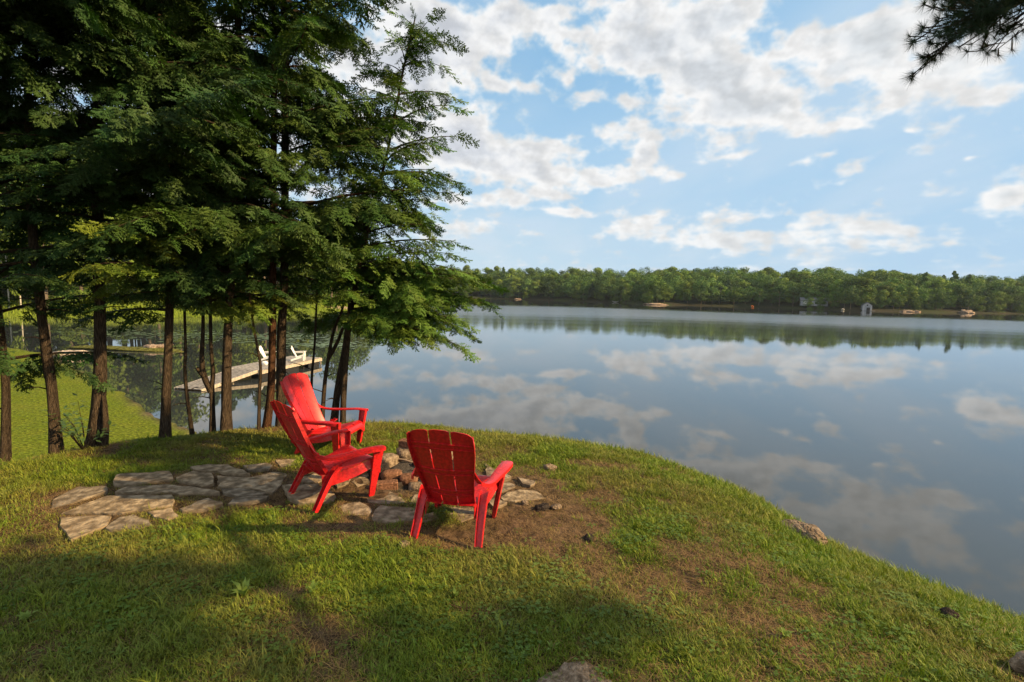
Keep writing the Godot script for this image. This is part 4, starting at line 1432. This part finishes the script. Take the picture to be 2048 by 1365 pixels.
func bay() -> void:
	tree_kit()
	var r := RandomNumberGenerator.new()
	r.seed = 21
	var spots := []
	var tries := 0
	while spots.size() < 90 and tries < 9000:
		tries += 1
		var x := r.randf_range(-150.0, -24.0)
		var z := r.randf_range(-150.0, -44.0)
		if x / z > 1.25: continue
		var s := lake_distance(x, z)
		if s < (5.0 if x / z > 0.86 else 17.0) or s > 60.0: continue
		if z > -52.0: continue
		var ok := true
		for q in spots:
			if Vector2(x - q.x, z - q.y).length() < 5.2: ok = false
		if ok: spots.append(Vector2(x, z))
	spots.sort_custom(func(a: Vector2, b: Vector2) -> bool: return lake_distance(a.x, a.y) < lake_distance(b.x, b.y))
	var kinds := ["leafy tree of the wood behind the bay's green marsh", "dark conifer in the wood behind the bay's green marsh"]
	for i in spots.size():
		var p: Vector2 = spots[i]
		var con := r.randf() < 0.14
		var kind: int = 3 if con else [0, 1, 2, 4][r.randi() % 4]
		var tone: int = 3 if con else [0, 1, 2, 2][r.randi() % 4]
		var high := r.randf_range(13.0, 20.0) * (1.1 if con else 1.0)
		var words: String = kinds[1] if con else "%s %s %s" % ["tall" if high > 17.0 else "low", ["bushy", "wide-crowned", "slim", "", "full-crowned"][kind], ["green", "deep green", "yellow-green"][tone] + " leafy tree behind the bay's marsh"]
		leafy_tree("conifer_tree" if con else "broadleaf_tree", words, on_ground(p.x, p.y, -0.2), high, r.randf_range(0.85, 1.2), kind, tone, "trees behind the bay", r.randf() * TAU)
	# low bushes along the marsh's inner edge, and out on the point
	for i in 46:
		var x := 0.0
		var z := 0.0
		for k in 200:
			x = r.randf_range(-130.0, -22.0)
			z = r.randf_range(-125.0, -44.0)
			var s := lake_distance(x, z)
			if s > (3.0 if x / z > 0.86 else 12.0) and s < 24.0 and x / z < 1.2 and z < -52.0: break
		var b := leafy_tree("bush", "rounded green bush at the back of the marsh", on_ground(x, z, -0.8), r.randf_range(3.0, 5.5), r.randf_range(1.3, 1.9), [0, 1, 4][r.randi() % 3], [0, 1, 2][r.randi() % 3], "bushes behind the marsh", r.randf() * TAU)
		b.set_meta("category", "bush")
	# trees on the lake-side bank of the point
	for i in 9:
		var p := Vector2(-29.5 - i * 1.2, -100.0 - i * 7.0) + Vector2(-4.0 - r.randf() * 4.0, r.randf_range(-2, 2))
		leafy_tree("broadleaf_tree", "tree on the wooded point behind the hemlocks", on_ground(p.x, p.y, -0.2), r.randf_range(11.0, 16.0), 1.0, [0, 1, 4][i % 3], [0, 1, 2][i % 3], "trees on the point", r.randf() * TAU)
	# birches
	for d in [[-63.0, -64.0, 11.0, "white-stemmed birch at the marsh edge, middle one of three"], [-66.5, -66.0, 12.0, "white-stemmed birch at the marsh edge, closest to the picture edge"], [-58.0, -70.5, 11.5, "white-stemmed birch standing furthest back in the marsh"]]:
		var t := thing("birch_tree", d[3], "tree", on_ground(d[0], d[1], -0.2), d[0], "birches by the marsh")
		t.scale = Vector3(d[2] * 0.5, d[2], d[2] * 0.5)
		put("trunk", far_trunk, M.birch, t)
		put("crown", crowns[2], leaf_mats[2], t)
	# marsh grass
	var gm := tuft_mesh(4, 16, 0.5, 1.0, 0.025, 0.35)
	var where := []
	var tints := []
	for i in 9000:
		var x := r.randf_range(-130.0, -24.0)
		var z := r.randf_range(-125.0, -44.0)
		var s := lake_distance(x, z)
		if s < -1.2 or s > 20.0 or x / z > 1.25: continue
		var sc := r.randf_range(0.5, 1.2)
		where.append(Transform3D(Basis(Vector3.UP, r.randf() * TAU).scaled(Vector3(sc * 1.6, sc, sc * 1.6)), on_ground(x, z)))
		var k := r.randf_range(0.8, 1.25)
		tints.append(Color(0.19 * k, 0.26 * k, 0.03))
	tag(scatter("marsh_grass", gm, M.grass, where, tints), "bright green marsh grass round the bay", "", "", "stuff")
	# lily pads
	var pad := new_st(false)
	for k in 9:
		var a := 0.35 + k * (TAU - 0.7) / 9.0
		var b := 0.35 + (k + 1) * (TAU - 0.7) / 9.0
		for q in [Vector3.ZERO, Vector3(cos(a), 0.03, sin(a)), Vector3(cos(b), 0.03, sin(b))]: pad.add_vertex(q)
	pad.generate_normals()
	where = []
	tints = []
	for i in 900:
		var c: Array = [[-24.0, -44.0, 7.0, 4.0], [-19.0, -46.0, 6.0, 3.0], [-33.0, -45.0, 8.0, 4.0], [-14.5, -40.0, 3.0, 2.0]][r.randi() % 4]
		var x: float = c[0] + r.randfn() * c[2] * 0.6
		var z: float = c[1] + r.randfn() * c[3] * 0.6
		if lake_distance(x, z) > -0.6: continue
		var s := r.randf_range(0.1, 0.22)
		where.append(Transform3D(Basis(Vector3.UP, r.randf() * TAU).scaled(Vector3.ONE * s), Vector3(x, WATER + 0.012 + 0.01 * r.randf(), z)))
		tints.append(Color.WHITE * r.randf_range(0.7, 1.3))
	var lm: StandardMaterial3D = M.lily.duplicate()
	lm.vertex_color_use_as_albedo = true
	tag(scatter("lily_pads", pad.commit(), lm, where, tints), "lily pads floating in the bay beyond the dock", "", "", "stuff")
	# rocks and a sedge spit at the waterside
	for d in [[-26.9, -30.2, 1.8, 0.45, 1.0, "pale sunlit rock at the corner of the lower lawn by the water", 0.1], [-24.5, -34.4, 1.7, 0.5, 0.9, "flat pinkish rock on the low spit beyond the dock", 0.0], [-60.5, -98.0, 9.0, 2.0, 4.0, "warm tan rock ledge at the back of the bay", 0.2], [-34.5, -98.5, 6.0, 1.7, 3.0, "tan rock ledge low on the wooded point", 0.2]]:
		var st := new_st()
		lump(st, Vector3(d[2], d[3], d[4]), int(d[0] * -3.0), 0.35, 0.25, 18, 10)
		var o := build("rock", st, M.cream_rock if d[0] == -26.9 else M.pale_rock)
		o.position = Vector3(d[0], WATER + 0.12, d[1])
		o.rotation.y = 0.4 + d[6]
		tag(o, d[5], "rock")
	var spit := new_st()
	lump(spit, Vector3(8.5, 0.3, 1.6), 55, 0.2, 0.2, 20, 8)
	var so := build("sedge_spit", spit, M.spit)
	so.position = Vector3(-26.5, WATER + 0.02, -34.0)
	so.rotation.y = -0.1
	tag(so, "low spit of yellow-green sedge reaching into the bay", "", "", "structure")


func far_shore() -> void:
	var r := RandomNumberGenerator.new()
	r.seed = 33
	var group := "trees along the far shore"
	var front := [Vector2(-55, -352), Vector2(-24, -370), Vector2(20, -364), Vector2(66, -347), Vector2(75, -303), Vector2(79, -286), Vector2(100, -294), Vector2(141, -301), Vector2(160, -290), Vector2(180, -265), Vector2(255, -280), Vector2(318, -303), Vector2(398, -215)]
	var line := []
	for i in front.size() - 1:
		var a: Vector2 = front[i]
		var b: Vector2 = front[i + 1]
		var k := int(a.distance_to(b) / 5.0)
		for q in k: line.append([a.lerp(b, float(q) / k), (b - a).normalized()])
	# the first row: single trees
	var words := ["rounded green tree standing at the far waterline", "slim tree at the far waterline", "broad-crowned tree at the far waterline", "dark conifer at the far waterline", "spreading tree at the far waterline", "full green tree whose boughs reach down to the far waterline"]
	var names := ["broadleaf_tree", "broadleaf_tree", "broadleaf_tree", "conifer_tree", "broadleaf_tree", "broadleaf_tree"]
	var where := [[], [], [], [], []]
	var tints := [[], [], [], [], []]
	for L in line:
		var p: Vector2 = L[0]
		var out := Vector2(L[1].y, -L[1].x)
		if out.dot(p) < 0: out = -out
		var kind: int = [5, 0, 5, 4, 5, 1, 5, 2, 5, 4, 3][r.randi() % 11]
		var q: Vector2 = p + out * r.randf_range(0.5, 4.5) + L[1] * r.randf_range(-2, 2)
		var h := r.randf_range(8.0, 14.0)
		if r.randf() < 0.75:
			leafy_tree(names[kind], words[kind], on_ground(q.x, q.y, -0.6), h, r.randf_range(0.95, 1.35), kind, 3 if kind == 3 else [0, 1, 2, 4][r.randi() % 4], group, r.randf() * TAU)
	var tries := 0
	var count := 0
	while count < 1500 and tries < 9000:
		tries += 1
		var x := r.randf_range(-140.0, 520.0)
		var z := r.randf_range(-470.0, -170.0)
		if x / -z > 1.25: continue
		var s := lake_distance(x, z)
		if s < 7.0 or s > 75.0: continue
		count += 1
		var kk: int = 3 if r.randf() < 0.06 else [0, 1, 2, 4][r.randi() % 4]
		var hh := r.randf_range(9.5, 19.0)
		if kk == 3: hh = r.randf_range(13.0, 17.0)
		var ww := hh * r.randf_range(1.0, 1.45) * (0.8 if kk == 3 else 1.0)
		where[kk].append(Transform3D(Basis(Vector3.UP, r.randf() * TAU).scaled(Vector3(ww, hh, ww)), on_ground(x, z, -1.2)))
		var base: Color = [Color(0.088, 0.152, 0.026), Color(0.065, 0.125, 0.026), Color(0.12, 0.178, 0.03), Color(0.036, 0.07, 0.028), Color(0.075, 0.135, 0.034)][kk]
		tints[kk].append(base * r.randf_range(0.65, 1.75))
	var root := Node3D.new()
	root.name = "far_forest"
	add_child(root)
	tag(root, "unbroken green wood covering the far side of the lake", "", "", "stuff")
	for k in 5: scatter("forest_crowns" if k == 0 else "forest_crowns_%03d" % k, crowns[k], M.crown, where[k], tints[k], root)
	# pines that stand above the skyline
	for d in [[262.0, -300.0, 22.0, "tall dark pine rising highest above the far treeline"], [284.0, -315.0, 20.0, "pair-topped pine above the far treeline toward the picture's edge"], [247.0, -303.0, 19.5, "shorter pine just beside the highest far pine"], [-8.0, -390.0, 21.0, "small spruce spike above the far treeline beside the hemlock boughs"]]:
		leafy_tree("pine_tree", d[3], on_ground(d[0], d[1], -0.5), d[2], 0.9, 3, 1, "", d[0])
	# shore rocks and small bright things across the water
	for d in [[79.5, -279.0, 11.0, 1.3, 4.0, "broad pinkish rock shelf on the far point"], [206.0, -263.0, 6.0, 1.5, 3.0, "pale boulders at the far waterline beside the boathouse"], [214.0, -266.0, 4.0, 1.3, 3.0, "flat grey rock at the far waterline"], [246.0, -272.0, 5.5, 3.0, 4.0, "tumbled brown boulders at the far shore toward the picture's edge"], [3.0, -362.0, 4.0, 1.0, 3.0, "small reddish rock at the far shore"]]:
		var st := new_st()
		lump(st, Vector3(d[2], d[3], d[4]), int(d[0]), 0.1, 0.55, 20, 10)
		var o := build("rock", st, M.pale_rock)
		o.position = Vector3(d[0], WATER + 0.15, d[1])
		tag(o, d[5], "rock")
	boathouse()
	for d in [[161.0, -272.0, 9.0], [167.5, -273.5, 8.0], [176.0, -275.0, 10.0]]:
		leafy_tree("broadleaf_tree", "green tree in front of the grey cabin on the far shore", on_ground(d[0], d[1], -0.5), d[2], 1.2, 5, 0, "trees before the cabin", d[0])
	for d in [[Vector3(68.5, WATER, -336.0), "white_boat", M.white_paint, "small white boat moored at the far shore", 0.3], [Vector3(137.5, WATER, -288.0), "orange_canoe", M.orange, "orange canoe pulled up on the far shore", 1.2], [Vector3(173.0, WATER, -263.0), "white_rowboat", M.white_paint, "white rowboat at the far bank near the boathouse", 1.0]]:
		boat(d[1], d[3], d[0], d[2], d[4])


func boat(called: String, label: String, at: Vector3, m: Material, turn: float) -> void:
	var t := thing(called, label, "boat", at, turn)
	var st := new_st()
	slab(st, func(u: float, v: float) -> Vector3:
		var w := sin(clampf(u, 0.02, 0.98) * PI) * 0.75
		var a := (v - 0.5) * PI
		return Vector3((u - 0.5) * 5.0, -cos(a) * 0.55 * sin(clampf(u, 0.05, 0.95) * PI) + 0.6 + 0.3 * pow(absf(u * 2.0 - 1.0), 3.0), sin(a) * w), 14, 10, 0.06)
	build("hull", st, m, t)
	for x in [-0.9, 0.7]:
		var s := new_st(false)
		bar(s, Vector3(x, 0.5, -0.6), Vector3(x, 0.5, 0.6), 0.25, 0.05)
		build("bench", s, M.deck_side, t)


func boathouse() -> void:
	var t := thing("boathouse", "pale grey boathouse with a gabled roof and dark boat door at the far shore", "building", Vector3(186.0, WATER, -264.0), deg_to_rad(-28.0))
	t.scale = Vector3.ONE * 0.68
	var w := new_st(false)
	box(w, Transform3D(Basis(), Vector3(0, 2.0, 0)), Vector3(6.2, 4.4, 8.0))
	build("wall", w, M.grey_siding, t)
	var g := new_st(false)
	for z in [4.0, -4.0]:
		for q in [Vector3(-3.1, 4.2, z), Vector3(0, 6.4, z), Vector3(3.1, 4.2, z)]: g.add_vertex(q)
	build("gable", g, M.gable, t)
	for s in [-1.0, 1.0]:
		var r := new_st(false)
		bar(r, Vector3(s * 1.75, 5.3, -4.5), Vector3(s * 1.75, 5.3, 4.5), 4.4, 0.16, Vector3(s * 0.58, 0.82, 0).normalized())
		build("roof", r, M.roof, t)
	var d := new_st(false)
	box(d, Transform3D(Basis(), Vector3(0.7, 1.35, 4.02)), Vector3(2.2, 2.5, 0.08))
	build("door", d, M.dark, t)
	for x in [-2.2, 2.5]:
		var f := new_st(false)
		box(f, Transform3D(Basis(), Vector3(x, 2.0, 4.03)), Vector3(0.9, 4.0, 0.08))
		build("wall_panel", f, M.gable, t)
	var win := new_st(false)
	box(win, Transform3D(Basis(), Vector3(0, 4.3, 4.05)), Vector3(0.9, 1.0, 0.08))
	build("window", win, M.dark, t)
	var b := new_st(false)
	box(b, Transform3D(Basis(), Vector3(3.4, 0.35, 4.2)), Vector3(3.5, 0.2, 3.0))
	build("landing", b, M.deck, t)
	var c := thing("cabin", "grey cabin half hidden among the trees near the boathouse", "building", on_ground(170.0, -284.0), deg_to_rad(-25.0))
	var cw := new_st(false)
	box(cw, Transform3D(Basis(), Vector3(0, 2.0, 0)), Vector3(13.0, 3.0, 7.0))
	build("wall", cw, M.grey_siding, c)
	for s in [-1.0, 1.0]:
		var r := new_st(false)
		bar(r, Vector3(-7.0, 4.3, s * 1.9), Vector3(7.0, 4.3, s * 1.9), 4.3, 0.16, Vector3(0, 0.9, s * 0.4).normalized())
		build("roof", r, M.roof, c)
	for x in [-4.5, -2.0, 1.0, 4.0]:
		var f := new_st(false)
		box(f, Transform3D(Basis(), Vector3(x, 2.2, 3.53)), Vector3(1.4, 1.3, 0.06))
		build("window", f, M.white_paint if x == -4.5 else M.dark, c)


# ---------------------------------------------------------------- small things and turf

func small_things() -> void:
	for d in [
		["boulder", Vector2(2.62, -4.3), Vector3(0.38, 0.20, 0.25), M.rock, "weathered brown boulder at the brink of the slope above the water", "boulder", 0.035, -0.5],
		["stone", Vector2(0.44, -5.16), Vector3(0.13, 0.08, 0.1), M.tan_block, "pale rounded stone in the turf beyond the bare soil", "stone", 0.015, 0.3],
		["stone", Vector2(0.15, -4.22), Vector3(0.06, 0.05, 0.05), M.tan_block, "pebble-sized tan stone at the rim of the flagstone beside the red chair", "stone", 0.01, 0.0],
		["stone", Vector2(-0.74, -3.46), Vector3(0.075, 0.04, 0.06), M.tan_block, "small flat pale stone lying in the grass before the chair's rear leg", "stone", 0.015, 0.6],
		["stone", Vector2(0.42, -4.16), Vector3(0.09, 0.04, 0.06), M.tan_block, "thin tan stone beside the charred clods", "stone", 0.02, 0.2],
		["clod", Vector2(0.30, -4.14), Vector3(0.16, 0.07, 0.1), M.soot, "dark charred clod on the bare soil near the patio", "clod", 0.005, 0.5],
		["clod", Vector2(0.62, -3.62), Vector3(0.11, 0.05, 0.07), M.soot, "dark lump of earth standing on the worn slope", "clod", 0.005, 1.2],
		["clod", Vector2(2.75, -2.93), Vector3(0.10, 0.06, 0.07), M.soot, "small dark clod on the grassy bank by the lake", "clod", 0.02, 0.1],
		["rock", Vector2(0.36, -2.2), Vector3(0.42, 0.1, 0.30), M.tan_block, "flat lichened rock just breaking the turf at the bottom of the picture", "rock", -0.025, 0.2],
		["rock", Vector2(2.76, -2.42), Vector3(0.2, 0.13, 0.16), M.tan_block, "pale rock at the bottom corner of the grassy bank", "rock", 0.03, 0.4]]:
		var st := new_st()
		lump(st, d[2], int(d[1].x * 100.0) + 11, 0.3, 0.13 if d[0] == "boulder" else 0.2, 22, 13)
		var o := build(d[0], st, d[3])
		o.position = on_ground(d[1].x, d[1].y, d[6])
		o.rotation.y = d[7]
		tag(o, d[4], d[5])
	# buoy out on the lake
	var b := new_st()
	lump(b, Vector3(0.2, 0.2, 0.2), 5, 0.0, 0.0)
	var bo := build("buoy", b, M.orange)
	bo.position = Vector3(4.86, WATER + 0.05, -11.4)
	tag(bo, "small orange buoy floating off the grassy bank", "buoy")
	# broad-leaved weeds
	var r := RandomNumberGenerator.new()
	r.seed = 61
	var weeds := [[-1.56, -2.82, 0.11, "tall pale weed with upright leaves in a bald patch of turf"], [-1.18, -2.87, 0.085, "upright leafy weed in a row with the pale one, nearer the chairs"], [-0.18, -2.33, 0.06, "low weed with one broad round leaf near the bottom edge"], [-0.03, -2.72, 0.07, "bushy weed clump on the slope below the chair"], [-0.3, -2.85, 0.06, "small weed rosette in the turf before the chair"], [0.25, -2.45, 0.065, "weed tuft beside the fallen twig"], [-2.6, -2.55, 0.08, "broad blades of weed in the shade at the side"], [-1.9, -2.3, 0.065, "low dark weed in the shaded turf"], [0.85, -2.75, 0.06, "weed clump on the worn slope toward the bank"], [1.55, -2.6, 0.06, "fresh weed clump high on the grassy bank"]]
	for d in weeds:
		var st := new_st(false)
		var n := 9
		for i in n:
			var a := TAU * i / n + r.randf_range(-0.3, 0.3)
			var out := Vector3(cos(a), 0, sin(a))
			var l: float = d[2] * r.randf_range(0.6, 1.1)
			var lean := r.randf_range(0.25, 0.9)
			var side := out.cross(Vector3.UP)
			var w: float = d[2] * r.randf_range(0.11, 0.17)
			var p0 := Vector3.ZERO
			var p1: Vector3 = out * l * lean * 0.45 + Vector3(0, l * 0.6, 0)
			var p2: Vector3 = out * l * lean + Vector3(0, l * (1.0 - 0.35 * lean), 0)
			for q in [p0 - side * w * 0.2, p1 - side * w, p1, p0 - side * w * 0.2, p1, p0, p0, p1, p0 + side * w * 0.2, p1, p1 + side * w, p0 + side * w * 0.2, p1 - side * w, p2, p1, p1, p2, p1 + side * w]: st.add_vertex(q)
		var m := mat(Color(0.12, 0.18, 0.03), 0.6, 0.35)
		m.backlight_enabled = true
		m.backlight = Color(0.5, 0.55, 0.25)
		var o := build("weed", st, m)
		o.position = on_ground(d[0], d[1], -0.005)
		tag(o, d[3], "weed")
	# sapling between the trunks
	var sap := thing("sapling", "leafy sapling sprouting between the leaning trunk and the flared one", "sapling", on_ground(-4.72, -5.42, -0.05))
	for k in 9:
		var a := r.randf() * TAU
		var e := Vector3(cos(a) * 0.3, r.randf_range(0.25, 0.55), sin(a) * 0.3)
		var st := new_st()
		tube(st, [Vector3.ZERO, e * 0.5 + Vector3(0, 0.08, 0), e], 0.005, 0.002, 5)
		build("stem", st, M.bark, sap)
		var lf := new_st(false)
		for q in 16:
			var p := e * (0.4 + 0.6 * q / 15.0) + Vector3(0, 0.06, 0)
			var d := Vector3(r.randf_range(-1, 1), r.randf_range(-0.3, 0.4), r.randf_range(-1, 1)).normalized()
			var side := d.cross(Vector3.UP).normalized() * 0.018
			quad(lf, p, p + d * 0.04 - side, p + d * 0.085, p + d * 0.04 + side)
		var m := mat(Color(0.05, 0.10, 0.03), 0.5, 0.4)
		m.backlight_enabled = true
		m.backlight = Color(0.5, 0.55, 0.25)
		build("foliage", lf, m, sap)
	# fallen brown hemlock twig
	var tw := new_st(false)
	tube(tw, [Vector3(-0.14, 0.01, 0.03), Vector3(0, 0.012, 0), Vector3(0.25, 0.014, 0)], 0.004, 0.002, 5)
	for i in 12:
		for s in [-1.0, 1.0]:
			var p := Vector3(0.02 * i, 0.012, 0.006 * sin(i))
			needle_twig(tw, p, p + Vector3(0.035, 0.012, s * (0.075 - 0.005 * i)), 0.006, Vector3.UP)
	var two := build("fallen_twig", tw, mat(Color(0.09, 0.05, 0.03), 0.9, 0.2))
	two.position = on_ground(-0.10, -2.66, 0.012)
	two.rotation.y = 2.6
	tag(two, "dead brown conifer twig lying in the turf", "twig")


# one tuft: n blades from a small disc
func tuft_mesh(seed_: int, n: int, spread: float, height: float, width: float, lean: float) -> ArrayMesh:
	var r := RandomNumberGenerator.new()
	r.seed = seed_
	var st := new_st(false)
	for i in n:
		var a := r.randf() * TAU
		var p := Vector3(cos(a), 0, sin(a)) * spread * sqrt(r.randf())
		var b := r.randf() * TAU
		var out := Vector3(cos(b), 0, sin(b)) * lean * r.randf_range(0.3, 1.6)
		var h := height * r.randf_range(0.45, 1.1)
		var w := width * r.randf_range(0.7, 1.2)
		var side := Vector3(-sin(b + r.randf_range(-0.8, 0.8)), 0, cos(b)).normalized() * w * 0.5
		var p1 := p + (Vector3.UP + out * 0.4) * h * 0.5
		var p2 := p + (Vector3.UP * 0.92 + out) * h
		for q in [p - side, p1 - side * 0.85, p1 + side * 0.85, p - side, p1 + side * 0.85, p + side, p1 - side * 0.85, p2, p1 + side * 0.85]: st.add_vertex(q)
	st.generate_normals()
	return st.commit()


func clover_mesh(seed_: int) -> ArrayMesh:
	var r := RandomNumberGenerator.new()
	r.seed = seed_
	var st := new_st(false)
	for i in 8:
		var a := r.randf() * TAU
		var p := Vector3(cos(a), 0, sin(a)) * 0.045 * sqrt(r.randf())
		var c := p + Vector3(r.randf_range(-0.01, 0.01), r.randf_range(0.01, 0.03), r.randf_range(-0.01, 0.01))
		for k in 3:
			var b := a + k * TAU / 3.0
			var d := Vector3(cos(b), r.randf_range(-0.2, 0.3), sin(b)) * r.randf_range(0.005, 0.009)
			var s := d.cross(Vector3.UP) * 0.75
			quad(st, c, c + d * 0.7 - s, c + d * 1.25, c + d * 0.7 + s)
	st.generate_normals()
	return st.commit()


func grass() -> void:
	var r := RandomNumberGenerator.new()
	r.seed = 90
	var kinds := [tuft_mesh(1, 16, 0.045, 0.031, 0.0038, 0.7), tuft_mesh(2, 14, 0.05, 0.023, 0.0038, 1.0), tuft_mesh(3, 10, 0.03, 0.07, 0.0042, 0.6), clover_mesh(5), tuft_mesh(6, 9, 0.06, 0.022, 0.0032, 4.0)]
	var where := [[], [], [], [], []]
	var tints := [[], [], [], [], []]
	var tried := 0
	while tried < 150000:
		tried += 1
		# denser close by
		var d := 1.35 + 8.2 * pow(r.randf(), 0.72)
		var a := deg_to_rad(r.randf_range(-54.0, 56.0))
		var x := sin(a) * d
		var z := -cos(a) * d
		var y := knoll(x, z)
		if y < -2.5: continue
		if on_stone(x, z):
			if r.randf() > 0.006: continue
		var c := cover(x, z)
		var bald := r.randf() > c * c * 1.0 + 0.02
		if bald and r.randf() > 0.45: continue
		var dry := clampf(0.45 + 1.1 * patchy.get_noise_2d(x * 1.4 + 20.0, z * 1.4 - 7.0) + (0.25 if c < 0.55 else 0.0) - 0.35 * smoothstep(0.3, 2.2, x), 0.0, 1.0)
		var k := 0
		var q := r.randf()
		if q < 0.42: k = 0
		elif q < 0.66: k = 1
		elif q < 0.70: k = 2
		elif q < 0.80: k = 3 if r.randf() < 0.45 + 1.2 * patchy.get_noise_2d(x * 2.2 - 30.0, z * 2.2) and d < 4.5 else 1
		else: k = 4
		if k == 4 and r.randf() > 0.25 + dry: k = 0
		if bald: k = 4
		if y < -0.12 and r.randf() < 0.16: k = 2
		var s := r.randf_range(0.7, 1.35) * (0.8 + 0.4 * c)
		if d > 5.0: s *= 1.1
		var n := ground_normal(x, z)
		var up := (n + Vector3.UP * 0.6).normalized()
		var bx := up.cross(Vector3(cos(tried), 0, sin(tried))).normalized()
		where[k].append(Transform3D(Basis(bx * s, up * s, bx.cross(up) * s), on_ground(x, z, -0.004)))
		var t := r.randf_range(0.75, 1.25)
		var green := Color(0.095, 0.172, 0.014).lerp(Color(0.18, 0.225, 0.018), r.randf())
		if k == 3: green = Color(0.075, 0.14, 0.018); s *= 0.75
		var straw := Color(0.25, 0.175, 0.065)
		var col := green.lerp(straw, dry * (0.45 if k < 3 else 0.15)) if k != 4 else straw.lerp(Color(0.2, 0.12, 0.06), r.randf())
		tints[k].append(col * t)
	var names := ["turf_grass", "turf_grass_001", "turf_grass_002", "clover", "straw_litter"]
	var words := ["short green grass on the knoll", "low bent grass on the knoll", "longer grass blades scattered on the knoll", "clover leaves among the grass", "dry stems and needles lying in the turf"]
	for k in 5: tag(scatter(names[k], kinds[k], M.grass, where[k], tints[k]), words[k], "", "", "stuff")
	# the mown lawn below the knoll
	where = []
	tints = []
	for i in 42000:
		var x := r.randf_range(-34.0, -6.5)
		var z := r.randf_range(-32.0, -7.5)
		if x / z > 1.25: continue
		var s := lake_distance(x, z)
		if s < 0.5 or knoll(x, z) > -2.0: continue
		var sc := r.randf_range(0.8, 1.4)
		where.append(Transform3D(Basis(Vector3.UP, r.randf() * TAU).scaled(Vector3(sc, sc * 0.8, sc)), on_ground(x, z)))
		var t := r.randf_range(0.8, 1.2)
		tints.append(Color(0.14 * t, 0.205 * t, 0.018))
	tag(scatter("lawn_grass", kinds[0], M.grass, where, tints), "bright mown grass of the lower lawn", "", "", "stuff")
